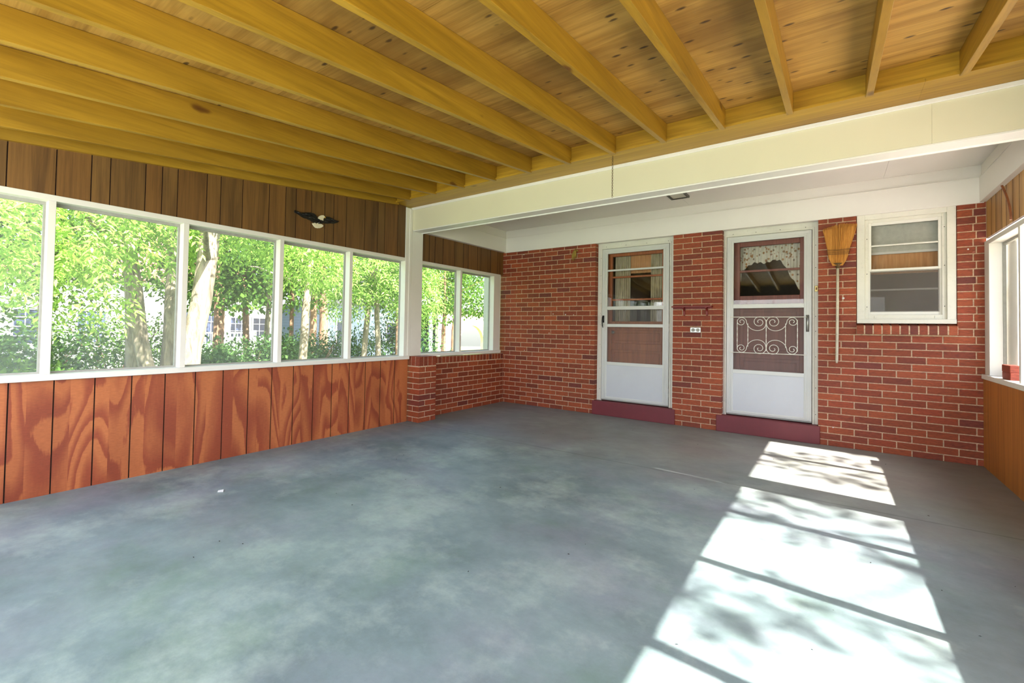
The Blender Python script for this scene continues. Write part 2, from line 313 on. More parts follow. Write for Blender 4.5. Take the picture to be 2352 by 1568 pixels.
M = dict(
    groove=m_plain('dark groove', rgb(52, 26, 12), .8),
    white=m_paint('white paint', rgb(226, 222, 214), .05, .42), white_dirty=m_paint('weathered white paint', rgb(222, 218, 206), .10, .5, rgb(150, 146, 130)),
    cream=m_paint('cream paint', rgb(211, 205, 177), .035, .5, sc=1.2), soffit=m_paint('soffit white', rgb(224, 218, 212), .04, .5, sc=1.2),
    brick=m_brick(), mortar=m_mortar(), floor=m_floor(),
    rafter=m_wood('varnished pine', rgb(174, 132, 36), rgb(138, 100, 16), (7, .8), 1, True, .45, 3.6, stain=rgb(150, 112, 30), kd=rgb(84, 44, 8)),
    band=m_wood('stained pine board', rgb(182, 142, 38), rgb(152, 110, 22), (9, .7), 0, True, .45, 3.0, kd=rgb(92, 48, 12)),
    sheath=m_wood('roof plywood', rgb(188, 146, 68), rgb(148, 106, 36), (10, .9), 0, True, .6, 13.0, stain=rgb(108, 72, 24), kd=rgb(50, 26, 8), contrast=1.3, kth=.17),
    ply=m_ply('stained plywood', rgb(186, 106, 58), rgb(150, 68, 36), -5.21, .2040, 8.5, figure=(2.0, .62)),
    panel=m_wood('dark panelling', rgb(116, 80, 38), rgb(80, 51, 20), (13, .9), 2, False, .5, contrast=1.6, tint=True),
    panel_right=m_wood('golden panelling', rgb(196, 148, 84), rgb(162, 112, 56), (16, 1.1), 2, False, .5, contrast=1.4, tint=True),
    skin_panel=m_wood('smooth brown panel', rgb(186, 116, 48), rgb(150, 84, 28), (26, 1.0), 2, False, .4, contrast=1.3),
    lath=m_wood('brown lath', rgb(140, 78, 34), rgb(104, 52, 20), (20, 1.5), 2, False, .5),
    screen=m_screen('window screen', (.60, .62, .64, 1), .16), win_screen=m_screen('fine grey screen', (.20, .175, .16, 1), .5), dark_screen=m_screen('dark door screen', (.22, .20, .20, 1), .36), glass=m_glass('storm glass'),
    alu=m_paint('white aluminium', rgb(206, 206, 202), .04, .3, sc=4), alu_edge=m_plain('dull aluminium', rgb(158, 156, 148), .5, .0),
    kick=m_paint('kick panel', rgb(196, 197, 202), .04, .35, rgb(196, 194, 190), sc=3),
    maroon=m_paint('maroon step paint', rgb(108, 32, 40), .14, .5, rgb(122, 50, 54), sc=5), redpaint=m_plain('dark red paint', rgb(128, 34, 28), .5),
    door_orange=m_wood('inner door wood', rgb(186, 106, 50), rgb(158, 82, 36), (12, 1), 2, False, .5), door_brown=m_wood('inner door brown', rgb(150, 84, 66), rgb(128, 66, 50), (12, 1), 2, False, .5),
    black=m_plain('black metal', rgb(24, 24, 26), .35, .2), steel=m_plain('steel', rgb(170, 170, 166), .35, .8), screwm=m_plain('screw', rgb(60, 56, 50), .5, .5),
    brass=m_plain('brass', rgb(190, 170, 110), .35, .5), rust=m_plain('rusty chain', rgb(96, 74, 44), .7, .4), ironwhite=m_plain('white wrought iron', rgb(232, 226, 214), .4),
    straw=m_wood('broom straw', rgb(214, 150, 66), rgb(168, 104, 34), (110, 4), 2, False, .8), stitch=m_plain('stitching', rgb(60, 48, 40), .8),
    handle=m_paint('chipped white handle', rgb(212, 200, 178), .25, .6, rgb(96, 70, 46), sc=6, gk=.9),
    eagle_black=m_plain('black plaque', rgb(14, 14, 15), .35), eagle_white=m_plain('cream plaque', rgb(228, 216, 186), .45),
    gold=m_plain('yellow beak', rgb(190, 150, 50), .4),
    room=m_plain('dim room', rgb(120, 108, 92), .9), curtain=m_cloth('sheer curtain', rgb(150, 140, 110), rgb(206, 196, 164)), valance=m_cloth('flowered valance', rgb(196, 190, 170), rgb(232, 228, 212), True),
    tan=m_cloth('tan curtain', rgb(196, 140, 92), rgb(214, 162, 112)), shade=m_plain('window shade', rgb(206, 204, 190), .7),
    husk=m_plain('dried husk', rgb(150, 122, 50), .8), paper=m_plain('paper', rgb(220, 220, 218), .8), debris=m_plain('leaf bits', rgb(36, 32, 30), .9),
    lens=m_plain('lamp lens', rgb(196, 192, 176), .3), lampdark=m_plain('lamp trim', rgb(72, 66, 60), .5),
    leaf_hi=m_leaf('ash leaves', rgb(96, 140, 52), rgb(176, 208, 108)), leaf_young=m_leaf('young ash leaves', rgb(84, 124, 52), rgb(158, 192, 106)), leaf_mid=m_leaf('maple leaves', rgb(50, 84, 38), rgb(100, 134, 58)), leaf_dk=m_leaf('shrub leaves', rgb(44, 76, 42), rgb(92, 126, 70), .35),
    bark=m_bark('grey bark', rgb(84, 76, 62), rgb(158, 147, 126)), bark2=m_bark('brown bark', rgb(92, 66, 50), rgb(150, 118, 92)),
    ground=m_ground(), pave=m_paint('pale pavement', rgb(206, 196, 186), .08, .9, sc=.5), stone=m_paint('grey foundation', rgb(120, 116, 110), .2, .9),
    hwhite=m_siding('white siding', rgb(226, 226, 226)), hblue=m_siding('blue siding', rgb(138, 158, 180)), hroof=m_plain('grey shingles', rgb(92, 92, 100), .9), redroof=m_plain('red shingles', rgb(176, 112, 100), .9),
    hglass=m_plain('dark panes', rgb(60, 72, 98), .12), hwht=m_plain('white trim', rgb(236, 236, 236), .5), plaster=m_plain('cream plaster', rgb(232, 224, 190), .8),
    carp=m_plain('car paint', rgb(92, 98, 106), .3, .3), carb=m_plain('blue car paint', rgb(60, 96, 190), .3, .2), tyre=m_plain('tyre', rgb(26, 26, 28), .8),
)

# ------------------------------------------------------------------ shell: floor, ceiling, outer boxes
def struct(o): return tag(o, kind='structure')
fl = struct(MB().box(-.14, W + .14, YF - .12, .34, -.14, 0).build('floor', M['floor']))

# roof sheathing: sloping plywood sheets with seams
mb = MB()
def slab(x0, x1, y0, y1, t=.018):
    a, b = roofz(y0), roofz(y1)
    mb.add([(x0, y0, a), (x1, y0, a), (x1, y1, b), (x0, y1, b), (x0, y0, a + t), (x1, y0, a + t), (x1, y1, b + t), (x0, y1, b + t)],
           [(3, 2, 1, 0), (4, 5, 6, 7), (0, 1, 5, 4), (1, 2, 6, 5), (2, 3, 7, 6), (3, 0, 4, 7)])
ys = [-1.90, -3.12, -4.34, -5.56, -6.80]
for i in range(4):
    off = 0 if i % 2 else -1.22
    x = -.16 + off
    while x < W + .16:
        xa, xb = max(x, -.16), min(x + 2.44, W + .16)
        if xb > xa + .01: slab(xa + .0012, xb - .0012, ys[i + 1] + .0012, ys[i] - .0012)
        x += 2.44
struct(mb.build('ceiling', M['sheath']))
# weather roof over the sheathing and house roof above the inner porch (keeps sun out)
mb = MB(); a, b = roofz(-6.8), roofz(-1.9)
mb.add([(-.2, -6.82, a + .02), (W + .2, -6.82, a + .02), (W + .2, -1.88, b + .02), (-.2, -1.88, b + .02), (-.2, -6.82, a + .06), (W + .2, -6.82, a + .06), (W + .2, -1.88, b + .06), (-.2, -1.88, b + .06)],
       [(3, 2, 1, 0), (4, 5, 6, 7), (0, 1, 5, 4), (1, 2, 6, 5), (2, 3, 7, 6), (3, 0, 4, 7)])
struct(mb.build('trim_20', M['hroof']))

# house roof and the white outer corner of the house
struct(MB().box(-.6, W + .6, -1.90, 3.0, 2.745, 2.80).build('trim_21', M['hroof']))
struct(MB().box(W + .0125, W + .11, -.0035, .12, -.14, 2.744).build('trim_22', M['white']))
struct(MB().box(W + .11, W + .36, .100, .112, GZ, 2.744).box(W + .36, W + .42, .100, 2.72, GZ, 2.744).build('trim_23', M['white']))
struct(MB().box(-.5, -.11, .100, .112, GZ, 2.744).build('trim_24', M['white']))
# inner porch ceiling (white boards, joints), stepped frieze boards round it
mb = MB(); xs = [-.12, 1.0, 2.80, 4.62, W + .12]
for i in range(4): mb.box(xs[i] + .0007, xs[i + 1] - .0007, -1.95 + .18, .02, ZC, ZC + .02)
mb.box(-.12, W + .12, -1.93, .02, ZC + .021, ZC + .06)
ceiling2 = struct(mb.build('ceiling_porch', M['soffit']))
mb = MB(); mb.box(0, W, -.018, .06, ZS, 2.566); mb.box(0, W, -.006, .06, 2.566, ZC); mb.box(0, W, -.024, -.018, 2.560, 2.568)
struct(mb.build('trim_1', M['soffit'], bevel=.002))
for nm, xa, s in (('trim_2', 0, 1), ('trim_3', W, -1)):
    mb = MB()
    mb.box(xa - s * .10, xa + s * .032, -1.79, -.018, ZS + .004, 2.566); mb.box(xa - s * .10, xa + s * .018, -1.79, -.006, 2.566, ZC)
    mb.box(xa + s * .032, xa + s * .037, -1.79, -.018, 2.560, 2.568)
    struct(mb.build(nm, M['soffit'], bevel=.002))

# cream beam with white mouldings
mb = MB().box(.0, 4.716, YB, YB + .15, 2.334, 2.66).box(4.7168, W + .0, YB, YB + .15, 2.334, 2.66)
struct(mb.build('trim_4', M['cream']))
mb = MB().box(-.02, W, YB - .012, YB, 2.582, 2.612)
struct(mb.build('trim_5', M['white'], bevel=.003))
mb = MB().box(.02, W, YB + .002, YB + .14, 2.322, 2.334); mb.tube([(.02, YB + .148, 2.325), (W, YB + .148, 2.325)], .013, 10)
struct(mb.build('trim_6', M['white'], bevel=.002))
# stained ledger above the beam: level board and the upright band board
mb = MB().box(-.03, 4.652, -2.21, YB, 2.612, 2.63).box(4.6528, W + .03, -2.21, YB, 2.612, 2.63)
struct(mb.build('trim_7', M['band']))
struct(MB().box(-.03, W + .03, -2.1925, -2.155, 2.6305, roofz(-2.19) - .001).build('trim_8', M['band']))

# ------------------------------------------------------------------ rafters
ordn = ['first', 'second', 'third', 'fourth', 'fifth', 'sixth', 'seventh', 'eighth', 'ninth', 'tenth', 'eleventh', 'twelfth', 'thirteenth']
def rafter_mesh(x0, x1, ya, yb, drop):
    v = []
    for x in (x0, x1):
        for y in (ya, yb): v += [(x, y, roofz(y) - drop), (x, y, roofz(y) - .0015)]
    return MB().add(v, [(0, 1, 3, 2), (4, 6, 7, 5), (0, 4, 5, 1), (2, 3, 7, 6), (0, 2, 6, 4), (1, 5, 7, 3)])
base_r = None; bx = .2699
for k in range(12):
    x1 = .2699 + k * .4149; lab = None
    if k == 0: lab = 'leftmost yellow pine rafter, nearest the dark panelled left wall'
    elif k == 11: lab = 'rightmost yellow pine rafter, cut by the top right corner of the photo'
    elif k == 6: lab = 'yellow pine rafter whose far end has the rusty chain hanging below it'
    else: lab = 'yellow pine rafter, %s counted from the left wall' % ordn[k]
    if base_r is None:
        o = rafter_mesh(x1 - .037, x1, -2.194, -6.72, .146).build('rafter', M['rafter'], bevel=.002); base_r = o
    else:
        o = base_r.copy(); COL.objects.link(o); o.location.x += k * .4149
    tag(o, lab, 'rafter', 'pine rafters under the roof')
struct(rafter_mesh(-.035, .028, -2.16, -6.72, .158).build('trim_9', M['rafter']))
struct(rafter_mesh(W - .025, W + .035, -2.16, -6.72, .158).build('trim_10', M['rafter']))

# ------------------------------------------------------------------ brickwork
COLS = [rgb(144, 63, 28), rgb(151, 67, 31), rgb(136, 56, 26), rgb(155, 71, 34), rgb(128, 53, 28), rgb(145, 60, 29)]
def bcol():
    c = random.choice(COLS)[:3]; k = random.uniform(.86, 1.14)
    if random.random() < .045: c = rgb(114, 46, 32)[:3]
    return tuple(v * k for v in c)
class Bricks(MB):
    def __init__(s): super().__init__(); s.c = []
    def brick(s, x0, x1, y0, y1, z0, z1):
        if x1 - x0 < .008 or y1 - y0 < .008 or z1 - z0 < .008: return
        s.box(x0, x1, y0, y1, z0, z1); s.c += [bcol()] * 6
PZ, Z0 = .0677, .058     # course height, first joint
def rows(zmax):
    k = -1; out = []
    while True:
        a = Z0 + k * PZ + .0045; b = Z0 + (k + 1) * PZ - .0045
        if a > zmax: break
        out.append((k + 1, max(a, 0), min(b, zmax))); k += 1
    return out
def run(B, joints, a, b, z0, z1, y0, y1, axis=0, j=.0048):
    """bricks between the vertical joints, clipped to [a, b]; y0..y1 the depth"""
    js = sorted([q for q in joints if a + .02 < q < b - .02]); e = [a - j] + js + [b + j]
    for p, q in zip(e[:-1], e[1:]):
        w = random.uniform(-.0012, .0012)
        if axis == 0: B.brick(p + j, q - j, y0 + w, y1, z0, z1)
        else: B.brick(y0, y1 + w, p + j, q - j, z0, z1)
D1 = (1.556, 2.606); D2 = (3.166, 4.092); WN = (4.410, 5.138)
left_even = [.232 + .2085 * k for k in range(-1, 8)]; left_odd = [.12 + .208 * k for k in range(-1, 9)]
mid_even, mid_odd = [2.722, 2.94], [2.83, 3.045]
r_even = [4.175 + .2168 * k for k in range(7)]; r_odd = [4.286 + .2145 * k for k in range(6)]
DP = .105
B = Bricks()
for k, z0, z1 in rows(ZS + .02):
    ev = (k % 2 == 0)
    run(B, left_even if ev else left_odd, -.075, D1[0], z0, z1, 0, DP)
    run(B, mid_even if ev else mid_odd, D1[1], D2[0], z0, z1, 0, DP)
    if z1 < 1.15: run(B, r_even if ev else r_odd, D2[1], W + .06, z0, z1, 0, DP)
    else:
        run(B, (4.175, 4.30) if ev else (4.25,), D2[1], WN[0], z0, z1, 0, DP)
        run(B, (5.263,) if ev else (5.243,), WN[1], W + .06, z0, z1, 0, DP)
x = WN[0] - .004; n = 11; wv = (WN[1] - WN[0] + .006) / n
for i in range(n):       # rowlock sill
    xa = x + i * wv; B.add([(xa + .005, -.034, 1.150), (xa + wv - .005, -.034, 1.150), (xa + wv - .005, .10, 1.150), (xa + .005, .10, 1.150), (xa + .005, -.034, 1.232), (xa + wv - .005, -.034, 1.232), (xa + wv - .005, .10, 1.262), (xa + .005, .10, 1.262)],
                            [(3, 2, 1, 0), (4, 5, 6, 7), (0, 1, 5, 4), (1, 2, 6, 5), (2, 3, 7, 6), (3, 0, 4, 7)]); B.c += [bcol()] * 6
wall_back = empty('wall_back', (2.65, .05, 0), kind='structure')
B.build('brick_courses', M['brick'], wall_back, bevel=.0022, cols=B.c)
mo = MB(); y0, y1 = .0045, .112
mo.box(-.08, D1[0] - .003, y0, y1, 0, ZS + .03); mo.box(D1[1] + .003, D2[0] - .003, y0, y1, 0, ZS + .03); mo.box(D2[1] + .003, WN[0] - .002, y0, y1, 0, ZS + .03)
mo.box(WN[0] - .002, WN[1] + .002, y0, y1, 0, 1.235); mo.box(WN[1] + .002, W + .08, y0, y1, 0, ZS + .03); mo.add([(WN[0], -.0325, 1.154), (WN[1], -.0325, 1.154), (WN[1], .006, 1.154), (WN[0], .006, 1.154), (WN[0], -.0325, 1.230), (WN[1], -.0325, 1.230), (WN[1], .006, 1.2385), (WN[0], .006, 1.2385)], [(3, 2, 1, 0), (4, 5, 6, 7), (0, 1, 5, 4), (1, 2, 6, 5), (2, 3, 7, 6), (3, 0, 4, 7)])
mo.build('mortar', M['mortar'], wall_back)
# white paint flecks on the brick
mb = MB()
for (px, pz, s) in ((.894, 1.37, .007), (1.229, 1.356, .006), (.361, 2.284, .008), (1.10, 1.36, .009), (.72, 1.41, .005), (2.83, 1.93, .012), (2.80, 2.10, .006), (2.93, 2.13, .006), (4.304, 1.511, .011), (5.21, 1.93, .007), (.83, 1.09, .007), (4.22, .19, .006), (.40, .82, .006)):
    mb.tube([(px, -.0006, pz), (px, .002, pz)], [s, s * .8], 7)
mb.build('paint_flecks', M['paper'], wall_back)

# knee wall and pier on the left, mirrored on the right
def knee(xface, s, name, pier_w=.184):
    """xface = room-side face; s=+1 room lies at +x"""
    root = empty(name, (xface, -1, 0), kind='structure'); K = Bricks(); yj = [-.188 - .2135 * i for i in range(9)]; yj2 = [-.08 - .2135 * i for i in range(9)]
    xo = xface - s * .10
    lo, hi = min(xo, xface), max(xo, xface)
    for k, z0, z1 in rows(.668):
        js = sorted([q for q in (yj if k % 2 else yj2) if -1.64 < q < -.02]); e = [-1.652] + js + [-.002]
        for p, q in zip(e[:-1], e[1:]): K.brick(lo, hi, p + .0055, q - .0055, z0, z1)
        px0, px1 = (xface - .1, xface + pier_w) if s > 0 else (xface - pier_w, xface + .1)
        if k % 2:
            K.brick(px0, px1, -1.931, -1.835, z0, z1); K.brick(px0, px1, -1.824, -1.646, z0, z1)
        else:
            cx_ = xface + s * .075; a_, b_ = sorted((cx_, px1 if s > 0 else px0))
            K.brick(a_ + .0055, b_, -1.931, -1.742, z0, z1); K.brick(a_ + .0055, b_, -1.731, -1.646, z0, z1)
            a_, b_ = sorted((px0 if s > 0 else px1, cx_)); K.brick(a_, b_ - .0055, -1.931, -1.646, z0, z1)
    y = -.002
    while y - .0715 > -1.65: K.brick(lo, hi, y - .066, y - .0055, .677, .757); y -= .0715
    y = -1.646
    for i in range(3): K.brick(px0, px1, y - .0665, y - .0045, .677, .79); y -= .0712
    for i in range(4): K.brick(px0 + i * .071 + .002, px0 + (i + 1) * .071 - (.006 if i < 3 else 0), -1.931, y - .0045, .677, .79)
    K.build('brick_courses', M['brick'], root, bevel=.0022, cols=K.c)
    q = MB().box(lo + .004, hi - .004, -1.66, 0, 0, .76); q.box(min(px0, px1) + .004, max(px0, px1) - .004, -1.927, -1.650, 0, .787)
    q.build('mortar', M['mortar'], root); return root
knee(0, 1, 'wall_left_knee')

# ------------------------------------------------------------------ panelled and screened side walls
ZSILL0, ZSILL1, ZR0, ZR1 = .755, .795, 1.946, 1.985
def grooved(y_edges, z0f, z1f, xf, s, gw=.006, gd=.009, th=.014):
    """vertical boards whose face is at xf, room at +s; real grooves between them"""
    q = MB(); xb = xf - s * th
    fi = 0
    for a, b in zip(y_edges[:-1], y_edges[1:]):
        ya, yb = a + gw / 2, b - gw / 2
        def pt(x, y, f): return (x, y, f(y))
        v = [pt(xf, ya, z0f), pt(xf, yb, z0f), pt(xf, yb, z1f), pt(xf, ya, z1f), pt(xb, ya - gw / 2, z0f), pt(xb, yb + gw / 2, z0f), pt(xb, yb + gw / 2, z1f), pt(xb, ya - gw / 2, z1f)]
        q.add(v, [(0, 1, 2, 3), (7, 6, 5, 4), (0, 4, 5, 1), (1, 5, 6, 2), (2, 6, 7, 3), (3, 7, 4, 0)])
    q.cols = []
    for a, b in zip(y_edges[:-1], y_edges[1:]):
        t = random.uniform(.80, 1.16); w_ = random.uniform(-.05, .07); q.cols += [(t * (1 + w_), t, t * (1 - w_))] * 6
    q.cols += [(1, 1, 1)] * 6
    ya, yb = y_edges[0], y_edges[-1]
    xc = xf - s * gd; xd = xb - s * .004
    v = [(xc, ya, z0f(ya)), (xc, yb, z0f(yb)), (xc, yb, z1f(yb)), (xc, ya, z1f(ya)), (xd, ya, z0f(ya)), (xd, yb, z0f(yb)), (xd, yb, z1f(yb)), (xd, ya, z1f(ya))]
    q.add(v, [(0, 1, 2, 3), (7, 6, 5, 4), (0, 4, 5, 1), (1, 5, 6, 2), (2, 6, 7, 3), (3, 7, 4, 0)])
    return q
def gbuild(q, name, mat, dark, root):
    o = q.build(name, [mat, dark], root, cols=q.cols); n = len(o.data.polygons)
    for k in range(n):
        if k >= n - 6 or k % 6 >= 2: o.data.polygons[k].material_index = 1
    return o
low_edges = [-1.947] + [-(2.151 + .2040 * k) for k in range(22)]; low_edges = sorted([e for e in low_edges if e > YF] + [YF + .01])
up_edges = sorted([-2.03, -2.149, -2.339, -2.438, -2.612, -2.842, -2.99, -3.092, -3.237, -3.393, -3.494, -3.647, -3.875, -4.048, -4.151, -4.354, -4.455, -4.558, -4.76, -4.861, -5.035, -5.255, -5.40, -5.55, -5.70, -5.90, -6.02, -6.2, -6.4, YF + .01])
wall_left = empty('wall_left', (0, -4, 0), kind='structure')
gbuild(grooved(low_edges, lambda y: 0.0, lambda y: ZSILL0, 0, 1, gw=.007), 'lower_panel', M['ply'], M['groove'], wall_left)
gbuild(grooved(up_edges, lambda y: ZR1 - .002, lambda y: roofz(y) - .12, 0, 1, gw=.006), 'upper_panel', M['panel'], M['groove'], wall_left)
far_edges = sorted([-1.757, -1.603, -1.501, -1.355, -1.124, -.945, -.842, -.639, -.56, -.327, -.151, -.0036])
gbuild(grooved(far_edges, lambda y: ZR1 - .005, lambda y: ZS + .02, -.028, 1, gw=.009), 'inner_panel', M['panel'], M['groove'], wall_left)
wall_right = empty('wall_right', (W, -4, 0), kind='structure')
grooved([YF + .01, -1.947], lambda y: 0.0, lambda y: ZSILL0, W, -1).build('lower_panel', M['skin_panel'], wall_right)
MB().box(W - .012, W + .01, -1.9465, -.002, 0, .768).build('inner_lower_panel', M['skin_panel'], wall_right)
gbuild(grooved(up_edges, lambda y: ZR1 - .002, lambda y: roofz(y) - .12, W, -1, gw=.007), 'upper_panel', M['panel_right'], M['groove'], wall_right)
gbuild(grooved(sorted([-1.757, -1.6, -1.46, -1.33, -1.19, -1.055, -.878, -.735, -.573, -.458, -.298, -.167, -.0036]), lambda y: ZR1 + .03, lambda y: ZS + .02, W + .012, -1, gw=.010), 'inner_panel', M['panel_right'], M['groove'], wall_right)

def window_bank(name, xf, s, ymin, ymax, mull, zs, jambs, inner=False, screen_off=.085):
    """white timber screen wall: sill, head rail, studs (mullions) and one screen pane per bay. xf = room-side face"""
    root = empty(name, (xf, (ymin + ymax) / 2, zs), kind='structure'); d = .089
    def bx_(q, xa, xb, *r): q.box(xf + s * xa, xf + s * xb, *r)
    q = MB(); bx_(q, -d - .01, .028, ymin, ymax, zs, zs + .040); q.build('window_sill', M['white'], root, bevel=.003)
    q = MB(); bx_(q, -d, .004, ymin, ymax, ZR0, ZR1); q.build('head_rail', M['white'], root, bevel=.002)
    ed = [ymin + jambs[0]] + [v for mm in sorted(mull) for v in (mm, mm + .038)] + [ymax - jambs[1]]
    for mm in mull:
        q = MB(); bx_(q, -d, .002, mm, mm + .038, zs + .04, ZR0); q.build('mullion', M['white'], root, bevel=.002)
    for a, b in ((ymin, ymin + jambs[0]), (ymax - jambs[1], ymax)):
        q = MB(); bx_(q, -d, .004, a, b, zs + .04, ZR0); q.build('jamb', M['white'], root, bevel=.002)
    for i in range(0, len(ed), 2):
        a, b = ed[i], ed[i + 1]
        q = MB(); x0_, x1_ = -screen_off - .012, -screen_off + .008
        for r in ((a, a + .012, zs + .04, ZR0), (b - .012, b, zs + .04, ZR0), (a + .0121, b - .0121, ZR0 - .022, ZR0), (a + .0121, b - .0121, zs + .04, zs + .052)): bx_(q, x0_, x1_, *r)
        fr = q.build('screen_frame', M['alu_edge'], root)
        xs_ = xf - s * (screen_off + .002)
        mk('screen', np.array([(xs_, a + .004, zs + .044), (xs_, b - .004, zs + .044), (xs_, b - .004, ZR0 - .004), (xs_, a + .004, ZR0 - .004)]), [(0, 1, 2, 3)], M['screen'], root)
    return root
mulL = [-2.789, -3.536, -4.305, -5.066, -5.82]
window_bank('window_1', 0, 1, YF + .01, -1.95, mulL, ZSILL0, (.06, .072))
window_bank('window_2', -.006, 1, -1.75, -.100, [-1.026], .772, (.004, .165))
mulR = [-2.60, -3.36, -4.12, -4.88, -5.64]
window_bank('window_3', W, -1, YF + .01, -1.95, mulR, ZSILL0, (.06, .072))
window_bank('window_4', W + .004, -1, -1.75, -.004, [-.925], .772, (.004, .14))
# outer stop and return beside the right window, seen past its jamb
struct(MB().box(W + .13, W + .15, -.30, .0, .70, 2.05).build('trim_15', M['white']))
# corner posts over the piers, with flat casing on the panel side
def post(name, xf, s):
    q = MB()
    a, b = sorted((xf - s * .12, xf + s * .012)); q.box(a, b, YB, -1.752, .79, 2.334)
    a, b = sorted((xf - s * .10, xf + s * .008)); q.box(a, b, -2.026, YB - .001, ZSILL1, 2.60)
    a, b = sorted((xf - s * .10, xf + s * .014)); q.box(a, b, -1.972, YB - .002, ZSILL1 + .002, 2.59)
    return struct(q.build(name, M['white'], bevel=.003))
post('trim_11', 0, 1); post('trim_12', W, -1)

# front wall behind the camera: low panel, wide screened opening, header
wf = empty('wall_front', (2.65, YF, 0), kind='structure')
MB().box(-.1, W + .1, YF - .1, YF, 0, ZSILL0).build('lower_panel', M['skin_panel'], wf)
MB().box(-.1, W + .1, YF - .1, YF, ZR0, roofz(YF) - .001).build('header', M['panel'], wf)
q = MB().box(-.1, W + .1, YF - .1, YF + .02, ZSILL0, ZSILL1)
for i in range(8): q.box(-.1 + i * (W + .16) / 7, -.06 + i * (W + .16) / 7, YF - .09, YF, ZSILL1, ZR0)
q.build('studs', M['white'], wf)

# ------------------------------------------------------------------ room behind the doors
rm = empty('wall_interior', (2.6, 2, 0), kind='structure')
q = MB(); q.box(-.3, W + .3, 2.6, 2.7, 0, 2.7); q.box(-.4, -.3, .113, 2.7, 0, 2.7); q.box(W + .3, W + .355, .113, 2.7, 0, 2.7); q.box(-.4, W + .355, .113, 2.7, 2.6, 2.72); q.box(-.4, W + .355, .345, 2.7, -.1, 0.0)
q.box(-.4, D1[0] - .02, .113, .13, 0, 2.6); q.box(D1[1] + .02, D2[0] - .02, .113, .13, 0, 2.6); q.box(D2[1] + .02, WN[0] - .02, .113, .13, 0, 2.6); q.box(WN[1] + .02, W + .3, .113, .13, 0, 2.6)
q.box(WN[0] - .02, WN[1] + .02, .113, .13, 0, 1.2); q.box(D1[0] - .02, D1[1] + .02, .113, .13, 2.345, 2.6); q.box(D2[0] - .02, D2[1] + .02, .113, .13, 2.345, 2.6); q.box(WN[0] - .02, WN[1] + .02, .113, .13, 2.345, 2.6)
q.build('plaster', M['room'], rm)

# ------------------------------------------------------------------ doors
def screws(root, pts, y):
    first = None
    for (x_, z_) in pts:
        if first is None:
            first = MB().tube([(x_, y, z_), (x_, y - .002, z_)], [.0042, .003], 8).build('screw', M['screwm'], root); p0 = (x_, z_)
        else:
            c = first.copy(); COL.objects.link(c); c.location = (x_ - p0[0], 0, z_ - p0[1]); c.parent = root
def storm_door(name, x0, x1, lx0, lx1, gx0, gx1, first):
    root = empty(name, ((x0 + x1) / 2, .09, .19), kind='structure'); Y = .085
    q = MB(); zt = 2.352
    q.box(x0, lx0 - .004, Y, .115, .186, zt); q.box(lx1 + .004, x1, Y, .115, .186, zt); q.box(lx0 - .004, lx1 + .004, Y, .115, 2.262, zt)
    q.box(lx0 - .022, lx0 - .006, Y - .010, Y, .186, 2.27); q.box(lx1 + .006, lx1 + .022, Y - .010, Y, .186, 2.27); q.box(lx0 - .022, lx1 + .022, Y - .010, Y, 2.268, 2.284)
    q.build('door_casing', M['white_dirty'], root, bevel=.002)
    # leaf: stiles, rails, stepped profile
    q = MB(); zb, zt2 = .212, 2.256; ym = .088; yf = .060
    q.frame(lx0, lx1, zb, zt2, gx0 - lx0, yf + .010, ym + .01, zt2 - 2.19, .035)
    w_ = gx0 - lx0
    for a, h in ((.012, .004), (.032, .008), (.050, .011)):
        if a < w_ - .006: q.frame(lx0 + a, lx1 - a, zb + a * .35, zt2 - a, .011, yf + .010 - h * .55, yf + .012, .011, .010)
    q.box(gx0 - .004, gx1 + .004, yf + .004, ym, 1.424, 1.470); q.box(gx0 - .002, gx1 + .002, yf + .001, ym, 1.436, 1.456)
    q.box(gx0 - .004, gx1 + .004, yf + .004, ym, .676, .718)
    if first:
        q.box(gx0, gx1, yf + .012, ym, 1.948, 1.972); q.box(gx0, gx1, yf + .012, ym, 1.192, 1.232)
    q.build('door_frame', M['alu'], root, bevel=.0015)
    MB().box(gx0 - .006, gx1 + .006, yf + .012, yf + .020, .240, .678).build('kick_panel', M['kick'], root)
    MB().box(lx0, lx1, yf + .02, ym, .196, .212).build('door_sweep', M['alu_edge'], root)
    mk('storm_glass', np.array([(gx0, yf + .02, 1.46), (gx1, yf + .02, 1.46), (gx1, yf + .02, 2.19), (gx0, yf + .02, 2.19)]), [(0, 1, 2, 3)], M['glass'], root)
    mk('screen', np.array([(gx0, yf + .022, .715), (gx1, yf + .022, .715), (gx1, yf + .022, 1.43), (gx0, yf + .022, 1.43)]), [(0, 1, 2, 3)], M['dark_screen'], root)
    zz = [.34, .62, .95, 1.22, 1.38, 1.66, 1.9, 2.14]
    pts = [(x0 + .045 if first else x0 + .035, z_) for z_ in zz] + [(x1 - .03, z_ - .05) for z_ in zz] + [(x0 + .12 + i * (x1 - x0 - .24) / 3, 2.292) for i in range(4)]
    screws(root, pts, Y - .001)
    screws(root, [(lx0 + .07 + i * (lx1 - lx0 - .14) / 4, .226) for i in range(5)], yf + .008)
    hx = lx1 + .001 if first else lx0 - .001
    for hz in (.34, .40, 1.16, 1.22, 2.0, 2.06):
        MB().tube([(hx, yf + .016, hz - .022), (hx, yf + .016, hz + .022)], .005, 8).build('hinge', M['alu_edge'], root)
    return root
d1 = storm_door('door_1', 1.558, 2.640, 1.630, 2.537, 1.706, 2.483, True)
